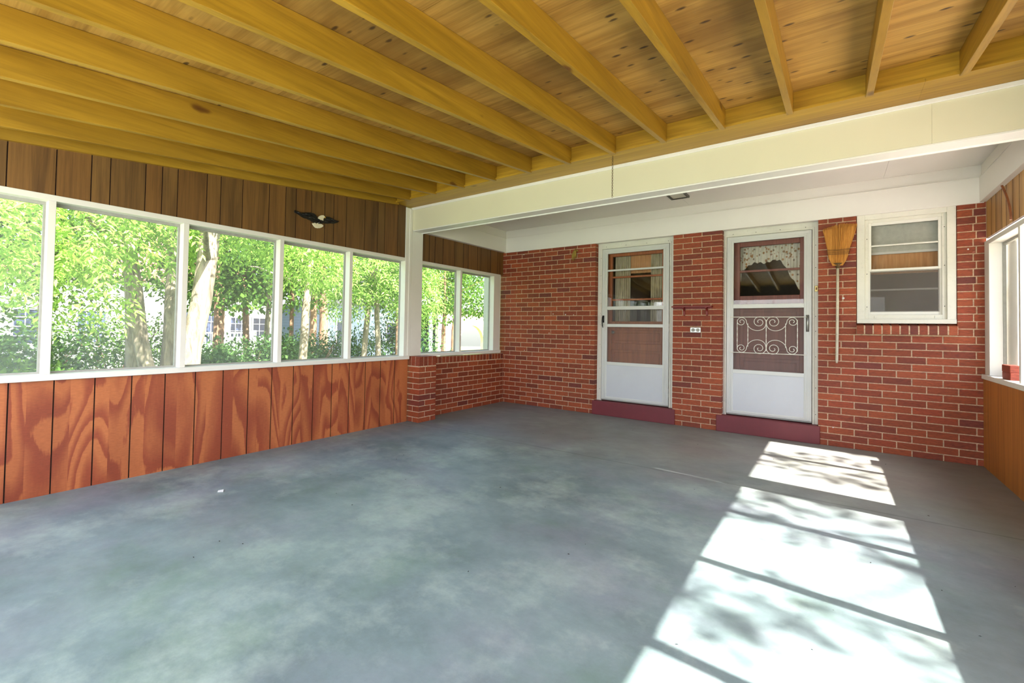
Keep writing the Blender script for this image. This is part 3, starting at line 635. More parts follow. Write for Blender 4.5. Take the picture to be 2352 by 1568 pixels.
# black pull handle, left stile
q = MB().box(1.643, 1.667, .052, .066, 1.250, 1.345); q.tube([(1.655, .052, 1.325), (1.655, .030, 1.318), (1.654, .026, 1.27), (1.657, .028, 1.21), (1.660, .038, 1.180)], [.007, .008, .009, .007, .004], 8)
q.tube([(1.655, .055, 1.335), (1.672, .034, 1.342)], .006, 8); q.build('door_handle', M['black'], d1, smooth=True)
MB().tube([(1.70 + .06, .185, 1.12), (1.70 + .06, .145, 1.12)], [.012, .022], 10).build('inner_knob', M['steel'], d1, smooth=True)
d2 = storm_door('door_2', 3.146, 4.098, 3.205, 4.034, 3.275, 3.962, False)
q = MB().box(3.986, 4.010, .052, .066, 1.165, 1.345); q.tube([(3.998, .054, 1.325), (3.998, .030, 1.322), (3.998, .028, 1.26), (3.998, .030, 1.20), (3.998, .045, 1.170)], .0075, 8)
q.build('door_handle', M['steel'], d2, smooth=True)
# wrought iron scroll grille on door 2
def spiral(cx, cz, r0, turns, a0, sgn, n=30, y=.036):
    return [(cx + r0 * (1 - .80 * t) * math.cos(a0 + sgn * turns * 2 * math.pi * t), y, cz + r0 * (1 - .80 * t) * math.sin(a0 + sgn * turns * 2 * math.pi * t)) for t in [i / (n - 1) for i in range(n)]]
q = MB(); yG = .036; zc = 1.118; GX0, GX1 = 3.248, 3.990
for z_ in (.916, 1.322):
    q.tube([(GX0, yG, z_), (GX1, yG, z_)], .0045, 8)
    for x_ in (GX0 + .012, GX1 - .012): q.tube([(x_, yG, z_), (x_, .068, z_)], .004, 6)
xm = 3.614
for sx in (-1, 1):
    for sz in (-1, 1):
        mp_ = lambda a, b: (xm + sx * a, yG, zc + sz * b)
        # inner scroll beside the centre bar: big arc from the centre up and round, ends in a spiral
        P_ = []
        for t in np.linspace(0, 1, 44):                 # spiral 1 centred (0.078, .140)
            a = math.radians(200) - t * math.radians(590)
            r = .058 * (1 - t) ** .8 + .010
            P_.append((.068 + r * math.cos(a), .148 + r * math.sin(a)))
        # S link from inner spiral start to outer spiral
        S_ = []
        p0, p3 = (.004, .126), (.196, .146)
        for t in np.linspace(0, 1, 16):
            b0, b1, b2, b3 = (1 - t) ** 3, 3 * t * (1 - t) ** 2, 3 * t * t * (1 - t), t ** 3
            S_.append((b0 * p0[0] + b1 * .006 + b2 * .172 + b3 * p3[0], b0 * p0[1] + b1 * .028 + b2 * .020 + b3 * p3[1]))
        O_ = []
        for t in np.linspace(0, 1, 44):                 # outer spiral centred (.250,.152)
            a = math.radians(184) - t * math.radians(600)
            r = .044 * (1 - t) ** .8 + .009
            O_.append((.249 + r * math.cos(a), .150 + r * math.sin(a)))
        q.tube([mp_(*p) for p in P_], .0034, 6); q.tube([mp_(*p) for p in S_ + O_], .0034, 6)
for x_, za, zb_ in ((3.322, .955, 1.290), (3.432, .985, 1.250), (xm, .945, 1.288), (3.798, .985, 1.250), (3.908, .950, 1.290)):
    n_ = 90; path = [(x_, yG, za + (zb_ - za) * i / n_) for i in range(n_ + 1)]
    vs, fs = [], []
    for i, p in enumerate(path):
        t = i / n_; rad = .0032 + .0022 * (math.sin(t * math.pi * 5) ** 2 if .12 < t < .88 else 0); tw = t * math.pi * 7
        for k_ in range(4): vs.append((p[0] + rad * math.cos(tw + k_ * math.pi / 2), p[1] + rad * math.sin(tw + k_ * math.pi / 2), p[2]))
    for i in range(n_):
        for k_ in range(4): fs.append((i * 4 + k_, i * 4 + (k_ + 1) % 4, i * 4 + 4 + (k_ + 1) % 4, i * 4 + 4 + k_))
    q.add(vs, fs)
tag(q.build('scroll_grille', M['ironwhite'], d2), label='white wrought iron grille of scrolls and twisted bars')
# door bell button
bell = empty('doorbell', (4.075, .075, 1.59), 'small cream doorbell button on the white casing right of the scroll-grille door', 'doorbell')
MB().box(4.060, 4.090, .066, .0748, 1.592, 1.654).build('plate', M['brass'], bell, bevel=.003)
MB().box(4.069, 4.081, .061, .067, 1.610, 1.636).build('button', M['lath'], bell, bevel=.002)

def inner_door(name, x0, x1, gx0, gx1, ztop, bars, zlow, mat_, panels, y=.165):
    root = empty(name, ((x0 + x1) / 2, y, .19), kind='structure')
    q = MB(); q.box(x0, gx0, y, y + .04, .19, 2.36); q.box(gx1, x1, y, y + .04, .19, 2.36); q.box(gx0, gx1, y, y + .04, ztop, 2.36)
    for zb_ in bars: q.box(gx0, gx1, y + .004, y + .034, zb_ - .012, zb_ + .012)
    q.box(gx0, gx1, y, y + .04, zlow - .09, zlow); zl = zlow - .09
    for (a, b) in panels: q.box(gx0, gx1, y + .016, y + .03, a, b); q.frame(gx0 + .03, gx1 - .03, a + .03, b - .03, .012, y + .010, y + .017)
    edges = [.19] + [v for ab in panels for v in ab] + [zl]
    for i in range(0, len(edges), 2):
        if edges[i + 1] > edges[i]: q.box(gx0, gx1, y, y + .04, edges[i], edges[i + 1])
    q.build('door_panel', mat_, root, bevel=.003)
    mk('pane', np.array([(gx0, y + .02, zlow), (gx1, y + .02, zlow), (gx1, y + .02, ztop), (gx0, y + .02, ztop)]), [(0, 1, 2, 3)], M['glass'], root)
    return root
inner_door('door_3', 1.57, 2.66, 1.735, 2.42, 2.16, (1.875, 1.565), 1.27, M['door_orange'], [(.30, .88), (.97, 1.15)])
inner_door('door_4', 3.14, 4.10, 3.328, 3.922, 2.148, (1.860,), 1.572, M['door_brown'], [(.30, .85), (.95, 1.42)])
for nm, a, b in (('trim_16', 1.545, 2.66), ('trim_17', 3.14, 4.12)):
    struct(MB().box(a, b, .113, .345, 0, .185).build(nm, M['stone']))
# curtains hanging inside
def drape(x0, x1, ztopf, zbotf, y, amp, waves, nx=70, nz=10):
    v, f = [], []
    for i in range(nx + 1):
        t = i / nx; x_ = x0 + (x1 - x0) * t; zt_, zb_ = ztopf(t), zbotf(t)
        for j in range(nz + 1):
            u = j / nz; v.append((x_, y + amp * (.5 + .5 * u) * math.sin(t * waves * 2 * math.pi + u * .6), zt_ + (zb_ - zt_) * u))
    for i in range(nx):
        for j in range(nz): a = i * (nz + 1) + j; f.append((a, a + 1, a + nz + 2, a + nz + 1))
    n0 = len(v); v += [(p[0], p[1] + .003, p[2]) for p in v]; f += [tuple(k + n0 for k in reversed(q_)) for q_ in f]
    return np.array(v), f
cu = empty('curtain', (2.1, .26, 1.3), 'sheer beige gathered curtain with side drapes behind the left door glass', 'curtain')
V, F = drape(1.74, 1.96, lambda t: 2.20, lambda t: 1.20, .26, .016, 8); mk('left_drape', V, F, M['curtain'], cu, smooth=True)
V, F = drape(2.24, 2.44, lambda t: 2.20, lambda t: 1.20, .26, .016, 7); mk('right_drape', V, F, M['curtain'], cu, smooth=True)
V, F = drape(1.95, 2.25, lambda t: 2.20, lambda t: 1.93, .27, .008, 5); mk('woven_shade', V, F, M['tan'], cu, smooth=True)
vp = [(3.315, 1.72), (3.33, 1.88), (3.42, 1.95), (3.48, 1.973), (3.58, 1.955), (3.65, 1.985), (3.72, 1.985), (3.78, 1.90), (3.82, 1.80), (3.87, 1.72), (3.92, 1.62), (3.95, 1.56)]
V, F = drape(3.31, 3.95, lambda t: 2.19, lambda t: float(np.interp(3.31 + .64 * t, [p[0] for p in vp], [p[1] for p in vp])) + .008 * math.sin(t * 60), .28, .014, 11)
va = mk('valance', V, F, M['valance'], None, smooth=True); tag(va, 'white flowered valance curtain scooped like an arch behind the right door glass', 'curtain')

# maroon steps
for nm, a, b, lb in ((0, 1.536, 2.640, 'maroon painted step below the left door with the black handle'), (1, 3.112, 4.110, 'maroon painted step below the right door with the scroll grille')):
    o = MB().box(a, b, -.016, -.0008, 0, .186).box(a + .024, b - (.038 if nm == 0 else .022), -.0008, .112, 0, .186).build('door_step', M['maroon'], bevel=.004)
    tag(o, lb, 'step', 'maroon door steps')

# ------------------------------------------------------------------ kitchen-side window
w5 = empty('window_5', (4.77, .05, 1.25), kind='structure')
q = MB(); X0, X1, Z0_, Z1_ = 4.414, 5.136, 1.262, 2.352
q.box(X0, X0 + .062, .012, .10, Z0_, Z1_); q.box(X1 - .062, X1, .012, .10, Z0_, Z1_); q.box(X0 + .062, X1 - .062, .012, .10, 2.290, Z1_); q.box(X0, X1, .006, .10, Z0_ - .006, 1.298)
q.build('window_casing', M['white_dirty'], w5, bevel=.003)
q = MB(); q.frame(4.476, 5.074, 1.298, 2.290, .030, .040, .10, .030, .044); q.box(4.55, 4.556, .034, .042, 1.31, 1.33); q.box(4.99, 4.996, .034, .042, 1.31, 1.33)
q.build('window_frame', M['white_dirty'], w5, bevel=.002)
q = MB(); q.frame(4.506, 5.044, 1.775, 2.262, .024, .052, .078, .030, .022); q.box(4.53, 5.02, .056, .075, 2.022, 2.036); q.build('upper_sash', M['white'], w5, bevel=.002)
q = MB(); q.frame(4.502, 5.046, 1.342, 1.790, .024, .064, .090, .024, .036); q.build('lower_sash', M['white'], w5, bevel=.002)
mk('pane', np.array([(4.52, .068, 1.79), (5.03, .068, 1.79), (5.03, .068, 2.24), (4.52, .068, 2.24)]), [(0, 1, 2, 3)], M['glass'], w5)
mk('screen', np.array([(4.52, .062, 1.37), (5.03, .062, 1.37), (5.03, .062, 1.775), (4.52, .062, 1.775)]), [(0, 1, 2, 3)], M['win_screen'], w5)
mk('lower_pane', np.array([(4.52, .080, 1.37), (5.03, .080, 1.37), (5.03, .080, 1.775), (4.52, .080, 1.775)]), [(0, 1, 2, 3)], M['glass'], w5)
MB().box(4.50, 5.05, .130, .150, 1.586, 1.602).box(4.50, 5.05, .130, .150, 1.300, 1.36).build('inner_sash', M['white_dirty'], w5)
screws(w5, [(4.495, 1.42), (4.495, 1.75), (4.495, 2.10), (5.060, 1.42), (5.060, 1.80), (5.060, 2.16)], .038)
blind = empty('roller_shade', (4.77, .17, 1.95), 'pale roller shade pulled part way down in the brick wall window', 'shade')
MB().box(4.49, 5.07, .168, .172, 1.975, 2.30).build('shade_cloth', M['shade'], blind); MB().box(4.49, 5.07, .160, .180, 1.955, 1.978).build('hem_bar', M['white'], blind)
V, F = drape(4.48, 5.08, lambda t: 2.0, lambda t: 1.76, .22, .006, 9); c_ = mk('cafe_curtain', V, F, M['tan'], None, smooth=True); tag(c_, 'tan cloth strip below the shade in the upper sash of the brick wall window', 'curtain')

# ------------------------------------------------------------------ small things on the brick wall
sh = empty('wall_shelf', (2.85, -.05, 1.32), 'small dark red wooden shelf on the brick between the two doors', 'shelf')
MB().box(2.612, 3.068, -.085, -.001, 1.436, 1.452).box(2.62, 3.06, -.012, -.001, 1.420, 1.436).build('shelf_board', M['redpaint'], sh, bevel=.002)
for xx_ in (2.735, 2.995):
    MB().prism([(-.001, 1.436), (-.072, 1.436), (-.070, 1.424), (-.030, 1.412), (-.016, 1.390), (-.012, 1.345), (-.001, 1.340)], 0, xx_, xx_ + .018).build('bracket', M['redpaint'], sh)
ot = empty('electrical_outlet', (2.875, -.004, 1.13), 'grey metal twin outlet plate on the brick below the small red shelf', 'outlet')
MB().box(2.813, 2.936, -.008, -.0005, 1.134, 1.198).build('cover_plate', M['steel'], ot, bevel=.004)
for xx_ in (2.848, 2.902):
    MB().tube([(xx_, -.0075, 1.166), (xx_, -.013, 1.166)], [.021, .019], 16).build('socket_lid', M['alu_edge'], ot)
MB().tube([(2.875, -.0075, 1.166), (2.875, -.011, 1.166)], .004, 8).build('screw', M['screwm'], ot)

# broom
br = empty('straw_broom', (4.255, -.03, .85), 'worn straw broom with chipped white handle hung bristles-up on the brick', 'broom')
q = MB(); fan = []
nb = 460; brng = random.Random(5)
for i in range(nb):
    t = brng.random() * 2 - 1; dep = brng.uniform(-1, 1) * (1 - .75 * abs(t)); top = 2.268 - .018 * abs(t) ** 1.5 - brng.random() ** 2 * .03 - (.022 if t < 0 else -.004) * (abs(t) ** .8)
    x0_ = 4.257 + t * .040; x1_ = 4.262 + t * .092; x2_ = 4.272 + t * .142 + brng.uniform(-.004, .004)
    w_ = brng.uniform(.0020, .0036)
    pth = [(x0_, -.034 + dep * .018, 1.845), (4.2585 + t * .078, -.034 + dep * .026, 1.93), (x1_, -.036 + dep * .022, 2.02), (4.268 + t * .118, -.038 + dep * .022, 2.13), (x2_, -.038 + dep * .026, top)]
    q.tube(pth, [w_, w_ * 1.2, w_ * 1.1, w_ * .9, w_ * .35], 5)
# solid core of the head
core = [(4.215, 1.842), (4.190, 1.90), (4.178, 1.98), (4.165, 2.08), (4.148, 2.17), (4.152, 2.215), (4.385, 2.232), (4.388, 2.17), (4.362, 2.06), (4.345, 1.97), (4.330, 1.90), (4.300, 1.842)]
q.prism(core, 1, -.048, -.022); q.build('bristles', M['straw'], br)
q = MB()
for z_, w_ in ((2.005, .098), (1.995, .096), (1.98, .094), (1.968, .092), (1.956, .090)):
    pts_ = [(4.262 + w_ * math.cos(a), -.036 + .030 * math.sin(a), z_ + .004 * math.cos(a * 2)) for a in np.linspace(0, 2 * math.pi, 40, endpoint=False)]
    q.tube(pts_, .0016, 5, closed=True)
q.build('stitching', M['stitch'], br)
MB().tube([(4.2585, -.034, 1.866), (4.2585, -.034, 1.85), (4.258, -.034, 1.826), (4.2575, -.034, 1.815)], [.044, .026, .0175, .014], 16, flat=.75).build('collar', M['rust'], br, smooth=True)
MB().tube([(4.2575, -.033, 1.84), (4.256, -.031, 1.5), (4.253, -.029, 1.1), (4.250, -.028, .875), (4.250, -.028, .85)], [.0115, .0125, .013, .0125, .008], 14).build('broom_handle', M['handle'], br, smooth=True)

# dried husk hung on the brick
q = MB()
for i, (dx, ln, w_) in enumerate(((-.022, .125, .014), (-.008, .14, .015), (.008, .13, .013), (.022, .10, .012))):
    q.tube([(1.250 + dx * .2, -.016, 2.285), (1.250 + dx * .7, -.028, 2.245), (1.240 + dx * 1.2, -.030, 2.20), (1.236 + dx * 1.5, -.022, 2.285 - ln - .03)], [.004, w_, w_ * .9, .002], 7, flat=.5)
q.tube([(1.25, -.004, 2.288), (1.25, -.02, 2.292)], .004, 6); q.tube([(1.255, -.018, 2.265), (1.292, -.02, 2.262), (1.296, -.016, 2.245)], [.008, .011, .003], 6, flat=.5)
tag(q.build('dried_husk', M['husk'], smooth=True), 'dried tan husk bundle hung high on the brick left of the left door', 'husk')

# ceiling light, hook
lp = empty('ceiling_light', (2.80, -.56, ZC - .02), 'small square recessed light with dark rim in the white porch ceiling', 'ceiling light')
q = MB(); q.box(2.70, 2.90, -.70, -.685, ZC - .022, ZC + .001); q.box(2.70, 2.90, -.435, -.42, ZC - .022, ZC + .001); q.box(2.70, 2.722, -.685, -.435, ZC - .022, ZC + .001); q.box(2.878, 2.90, -.685, -.435, ZC - .022, ZC + .001)
q.build('light_trim', M['lampdark'], lp, bevel=.002); MB().box(2.722, 2.878, -.685, -.435, ZC - .012, ZC - .004).build('lens', M['lens'], lp)
hk = MB().tube([(.66, -.62, ZC), (.66, -.62, ZC - .02), (.672, -.62, ZC - .04), (.684, -.62, ZC - .03), (.680, -.62, ZC - .018)], .003, 6)
tag(hk.build('ceiling_hook', M['steel'], smooth=True), 'tiny metal cup hook in the white porch ceiling near the left end', 'hook')

# rusty chain
q = MB(); zt_, n_ = 2.604, 24; px_, py_ = 2.712, -2.15; st = (zt_ - 2.262) / n_
for i in range(n_):
    zc_ = zt_ - st * (i + .5); ax_ = i % 2; pts_ = []
    for a in np.linspace(0, 2 * math.pi, 12, endpoint=False):
        u, w_ = .0052 * math.cos(a), (st * .5 + .0032) * math.sin(a)
        pts_.append((px_ + (u * .8 if ax_ else u * .6), py_ + (u * .6 if ax_ else -u * .8), zc_ + w_))
    q.tube(pts_, .0014, 5, closed=True)
q.tube([(px_, py_, 2.612), (px_, py_, 2.602)], .003, 6)
tag(q.build('hanging_chain', M['rust']), 'thin rusty chain dangling from the wooden ledger in front of the cream beam', 'chain')

# eagle plaque
eg = empty('eagle_plaque', (0.01, -3.17, 2.12), 'black and cream flying eagle plaque mounted on the dark panelling of the left wall', 'wall ornament')
body = [(-3.409, 2.248), (-3.408, 2.231), (-3.388, 2.226), (-3.365, 2.218), (-3.338, 2.204), (-3.307, 2.196), (-3.290, 2.199), (-3.272, 2.192), (-3.255, 2.192), (-3.24, 2.182), (-3.222, 2.178), (-3.209, 2.170), (-3.195, 2.158), (-3.176, 2.166), (-3.165, 2.158), (-3.148, 2.160), (-3.137, 2.179), (-3.10, 2.190), (-3.069, 2.192), (-3.04, 2.202), (-2.999, 2.206), (-2.955, 2.227), (-2.943, 2.240), (-2.962, 2.240), (-2.985, 2.240), (-3.024, 2.253), (-3.050, 2.258), (-3.071, 2.256), (-3.098, 2.250), (-3.111, 2.240), (-3.127, 2.212), (-3.150, 2.214), (-3.175, 2.219), (-3.185, 2.230), (-3.200, 2.246), (-3.22, 2.258), (-3.255, 2.260), (-3.285, 2.254), (-3.309, 2.247), (-3.350, 2.237), (-3.380, 2.243)]
MB().prism(body, 0, .002, .016).build('wings_and_body', M['eagle_black'], eg, bevel=.003)
for (ya, za, yb, zb_) in ((-3.39, 2.236, -3.33, 2.222), (-3.35, 2.226, -3.27, 2.222), (-3.31, 2.236, -3.23, 2.236), (-3.27, 2.212, -3.21, 2.205), (-3.24, 2.222, -3.18, 2.19), (-3.03, 2.24, -2.96, 2.232), (-3.08, 2.23, -3.0, 2.22), (-3.10, 2.205, -3.03, 2.208)):
    MB().tube([(.015, ya, za), (.020, (ya + yb) / 2, (za + zb_) / 2 + .002), (.015, yb, zb_)], [.003, .007, .003], 7).build('feather', M['eagle_black'], eg, smooth=True)
MB().tube([(.012, -3.15, 2.205), (.020, -3.16, 2.19), (.020, -3.166, 2.175), (.010, -3.168, 2.165)], [.008, .012, .011, .006], 9).build('breast', M['eagle_black'], eg, smooth=True)
MB().prism([(-3.177, 2.219), (-3.161, 2.242), (-3.145, 2.254), (-3.125, 2.257), (-3.112, 2.250), (-3.110, 2.242), (-3.122, 2.238), (-3.127, 2.225), (-3.129, 2.208), (-3.138, 2.214), (-3.146, 2.210), (-3.160, 2.216)], 0, .010, .032).build('head', M['eagle_white'], eg, bevel=.003)
MB().prism([(-3.228, 2.158), (-3.214, 2.163), (-3.209, 2.167), (-3.195, 2.161), (-3.176, 2.171), (-3.151, 2.167), (-3.134, 2.167), (-3.119, 2.158), (-3.122, 2.150), (-3.128, 2.146), (-3.135, 2.138), (-3.144, 2.136), (-3.150, 2.129), (-3.161, 2.130), (-3.170, 2.124), (-3.183, 2.126), (-3.190, 2.124), (-3.203, 2.131), (-3.212, 2.138), (-3.217, 2.146)], 0, .004, .020).build('tail', M['eagle_white'], eg, bevel=.0025)
MB().prism([(-3.114, 2.248), (-3.104, 2.244), (-3.103, 2.236), (-3.110, 2.240), (-3.116, 2.241)], 0, .014, .036).build('beak', M['gold'], eg)

# bricks on the right sill, bowed lath
def loose_brick(z, dy, lab):
    o = MB().box(W + .010, W + .084, -.650 + dy, -.445 + dy, z, z + .0555).build('loose_brick', M['brick'], bevel=.003, cols=[rgb(150, 62, 40)[:3]] * 6)
    tag(o, lab, 'brick', 'bricks on the right window sill')
loose_brick(.8125, .0, 'lower of two stacked red bricks on the right window sill')
loose_brick(.8685, .008, 'upper of two stacked red bricks on the right window sill')
q = MB(); pa = []
for t in np.linspace(0, 1, 12):
    pa.append((W + .006 - .022 * t ** 2, -.735 + .115 * t ** 1.7, 2.03 + .295 * t))
v, f = [], []
for (a, b_, c_) in pa: v += [(a, b_, c_), (a - .012, b_ + .004, c_), (a - .014, b_ - .016, c_), (a - .002, b_ - .020, c_)]
for i in range(11):
    for k_ in range(4): f.append((i * 4 + k_, i * 4 + (k_ + 1) % 4, i * 4 + 4 + (k_ + 1) % 4, i * 4 + 4 + k_))
f += [(3, 2, 1, 0), (44, 45, 46, 47)]
q.add(v, f); tag(q.build('loose_batten', M['lath']), 'bowed dark brown batten peeling off the golden panelling at top right', 'batten')

# floor bits
q = MB()
fr_ = random.Random(3)
for i in range(60):
    x_, y_ = fr_.uniform(.15, 5.2), fr_.uniform(-4.9, -.4); s_ = fr_.uniform(.003, .008); a = fr_.random() * 6.28
    q.add([(x_ + s_ * math.cos(a), y_ + s_ * math.sin(a), .0008), (x_ - s_ * .4 * math.sin(a), y_ + s_ * .4 * math.cos(a), .003), (x_ - s_ * math.cos(a), y_ - s_ * math.sin(a), .0008), (x_ + s_ * .4 * math.sin(a), y_ - s_ * .4 * math.cos(a), .0008)], [(0, 1, 2, 3), (3, 2, 1, 0)])
tag(q.build('leaf_crumbs', M['debris']), 'tiny dark leaf crumbs scattered over the painted concrete floor', 'debris', kind='stuff')
tag(MB().add([(.785, -4.31, .001), (.815, -4.325, .001), (.84, -4.30, .001), (.81, -4.285, .006), (.785, -4.31, .003), (.815, -4.325, .004), (.84, -4.30, .003), (.81, -4.285, .009)], [(3, 2, 1, 0), (4, 5, 6, 7), (0, 1, 5, 4), (1, 2, 6, 5), (2, 3, 7, 6), (3, 0, 4, 7)]).build('paper_scrap', M['paper']), 'little white paper scrap lying on the floor near the left wall', 'paper')

# ================================================================== outdoors
def gz(x, y):
    d = max(0.0, math.hypot(x - 2.6, y + 3) - 4.5); return GZ - .030 * d
q = MB(); xs_ = np.linspace(-70, 60, 66); ys_ = np.linspace(-60, 80, 66)
V = np.array([(x_, y_, gz(x_, y_) - .0) for x_ in xs_ for y_ in ys_]); F = [(i * 66 + j, (i + 1) * 66 + j, (i + 1) * 66 + j + 1, i * 66 + j + 1) for i in range(65) for j in range(65)]
tag(mk('lawn', V, F, M['ground']), 'shaded grass and leaf litter ground outside the screened windows', 'ground', kind='structure')
# foundation of the porch
struct(MB().box(-.12, W + .12, YF - .1, 4, GZ - .4, -.141).build('foundation', M['stone']))
# pale paved drive
def strip(pts, w, dz=.02):
    v, f = [], []
    for i, (x_, y_) in enumerate(pts):
        a = pts[max(0, i - 1)]; b_ = pts[min(len(pts) - 1, i + 1)]; t = Vector((b_[0] - a[0], b_[1] - a[1])).normalized(); nn = Vector((-t.y, t.x)) * w / 2
        for sgn in (-1, 1): v.append((x_ + sgn * nn.x, y_ + sgn * nn.y, gz(x_ + sgn * nn.x, y_ + sgn * nn.y) + dz))
    for i in range(len(pts) - 1): f.append((2 * i, 2 * i + 2, 2 * i + 3, 2 * i + 1))
    return np.array(v), f
V, F = strip([(7.3, -12 + i * 2.0) for i in range(12)], 3.2, .03); tag(mk('bounce_strip', V, F, M['pave']), 'pale paving strip added right of the porch to bounce sun onto the ceiling', 'path', kind='structure')  # added pale strip, throws sunlight up through the right windows onto the ceiling
V, F = strip([(-26 + i * .6, -26 + i * 2.0) for i in range(26)], 5.0); tag(mk('driveway', V, F, M['pave']), 'bright pale driveway glimpsed through leaves beyond the left windows', 'driveway', kind='structure')

def leaves(centers, radii, n, size, ratio, droop, seed, compound=False, shell=.55):
    """numpy leaf cloud: n leaves (quads) in ellipsoid puffs; returns verts, faces"""
    r = np.random.default_rng(seed); C_ = np.array(centers, float); Rr = np.array(radii, float)
    wts = (Rr[:, 0] * Rr[:, 1] * Rr[:, 2]) ** .67; k = r.choice(len(C_), n, p=wts / wts.sum())
    d = r.normal(size=(n, 3)); d /= np.linalg.norm(d, axis=1)[:, None]; rad = (shell + (1 - shell) * r.random(n))[:, None] * (.75 + .35 * r.random(n))[:, None]
    P_ = C_[k] + d * rad * Rr[k]
    # stem direction: outward and drooping
    sdir = d * .8 + r.normal(size=(n, 3)) * .5 + np.array([0, 0, -droop]); sdir /= np.linalg.norm(sdir, axis=1)[:, None]
    side = np.cross(sdir, r.normal(size=(n, 3)) * .35 + np.array([0, 0, 1.0])); side /= np.linalg.norm(side, axis=1)[:, None] + 1e-9
    if compound:
        offs = [(0.15, 1), (0.15, -1), (.45, 1), (.45, -1), (.75, 1), (.75, -1), (1.0, 0)]
        A_, D_, S_ = [], [], []
        for t, sg in offs:
            base = P_ + sdir * (t * size * 2.6) - np.array([0, 0, 1]) * (t ** 2 * size * .6)
            dd = sdir * (.55 if sg else 1.0) + side * sg * .85 - np.array([0, 0, .25]) ; dd /= np.linalg.norm(dd, axis=1)[:, None]
            A_.append(base); D_.append(dd); ss = np.cross(dd, np.cross(sdir, side) + r.normal(size=(n, 3)) * .35); ss /= np.linalg.norm(ss, axis=1)[:, None] + 1e-9; S_.append(ss)
        P_, sdir, side = np.concatenate(A_), np.concatenate(D_), np.concatenate(S_)
    m_ = len(P_); L = size * (.7 + .6 * r.random(m_))[:, None]; Wd = L * ratio
    up = np.cross(sdir, side); fold = up * L * .10
    v = np.stack([P_, P_ + sdir * L * .45 + side * Wd * .5 + fold, P_ + sdir * L, P_ + sdir * L * .45 - side * Wd * .5 + fold], 1).reshape(-1, 3)
    return v
def leaf_object(name, v, mat_, parent):
    me = bpy.data.meshes.new(name); nq = len(v) // 4; o3 = ORG[parent.name] if parent is not None else np.array([v[:, 0].mean(), v[:, 1].mean(), v[:, 2].min()])
    me.vertices.add(len(v)); me.vertices.foreach_set('co', (v - o3).astype(np.float32).ravel())
    me.loops.add(nq * 4); me.loops.foreach_set('vertex_index', np.arange(nq * 4, dtype=np.int32)); me.polygons.add(nq)
    me.polygons.foreach_set('loop_start', np.arange(0, nq * 4, 4, dtype=np.int32)); me.polygons.foreach_set('loop_total', np.full(nq, 4, np.int32))
    me.update(calc_edges=True); me.materials.append(mat_); o = bpy.data.objects.new(name, me); COL.objects.link(o); ORG[o.name] = o3
    if parent is None: o.location = o3
    else: o.parent = parent
    return o
def trunk_mb(base, top, r0, r1, seed, branches=6, bl=1.8, bend=.12, start=.45):
    r = random.Random(seed); b_, t_ = Vector(base), Vector(top); q = MB(); n = 9; pts_ = []
    for i in range(n):
        u = i / (n - 1); p = b_.lerp(t_, u) + Vector((r.uniform(-1, 1), r.uniform(-1, 1), 0)) * bend * (0 if i in (0,) else 1); pts_.append(p)
    rad = [r0 * (1.12 if i == 0 else 1) * (1 - i / (n - 1)) + r1 * (i / (n - 1)) for i in range(n)]
    q.tube(pts_, rad, 12)
    for k in range(branches):
        u = start + (1 - start) * (k + .5) / branches; i = min(n - 2, int(u * (n - 1))); p = pts_[i].lerp(pts_[i + 1], u * (n - 1) - i); a = r.uniform(0, 6.28); L = bl * r.uniform(.6, 1.2)
        d = Vector((math.cos(a), math.sin(a), r.uniform(.15, .7))); rb = rad[i] * .42
        q.tube([p, p + d * L * .35, p + d * L * .7 + Vector((0, 0, .1)), p + d * L + Vector((0, 0, .05))], [rb, rb * .7, rb * .45, rb * .15], 7)
    return q
def tree(name, label, trunks, puffs, nleaf, size, ratio, mleaf, mbark, seed, group='trees beyond the left windows', compound=False, branches=6, bl=1.8, droop=.5):
    bx0 = trunks[0][0]; root = empty(name, bx0, label, 'tree', group)
    q = MB()
    for i, (b_, t_, r0, r1) in enumerate(trunks):
        w_ = trunk_mb(b_, t_, r0, r1, seed + i, branches, bl, bend=.015 + r0 * .12); q.add(w_.v, w_.f)
    q.build('trunk', mbark, root, smooth=True)
    if nleaf:
        v = leaves([p[0] for p in puffs], [p[1] for p in puffs], nleaf, size, ratio, droop, seed, compound); leaf_object('foliage', v, mleaf, root)
    return root
def G(x_, y_, dz=0): return (x_, y_, gz(x_, y_) - .05 + dz)
# big clump of grey trunks with ash-like compound leaves
ash_puffs = [((-2.9, -4.6, 2.35), (1.5, 1.0, .75)), ((-3.0, -3.7, 2.35), (.95, .7, .42)), ((-2.6, -5.3, 2.2), (1.1, .8, .9)), ((-3.6, -2.9, 2.9), (1.6, 1.2, .7)), ((-4.4, -4.0, 3.6), (2.4, 2.4, 1.3)), ((-3.2, -4.3, 1.55), (.5, .55, .4)), ((-2.5, -3.9, 2.9), (1.0, .9, .5))]
tree('ash_tree', 'old grey-barked tree with three thick trunks rising from one base beyond the left windows',
     [(G(-4.53, -3.44), (-4.62, -3.55, 4.6), .092, .075), (G(-3.98, -3.30), (-4.30, -3.95, 4.8), .105, .08), (G(-4.16, -3.10), (-4.10, -2.95, 5.0), .135, .10)], ash_puffs, 2700, .098, .30, M['leaf_hi'], M['bark'], 21, compound=True, bl=2.2)
tree('leaning_ash_tree', 'pale leaning tree trunk seen just right of the second window post from the left',
     [(G(-2.60, -3.44), (-2.50, -2.98, 4.4), .128, .105)], [((-2.4, -2.2, 2.7), (1.0, .9, .55)), ((-2.9, -1.7, 2.35), (.9, .7, .5)), ((-2.6, -2.9, 3.3), (1.3, 1.3, .6))], 900, .095, .30, M['leaf_hi'], M['bark'], 31, compound=True, bl=1.4)
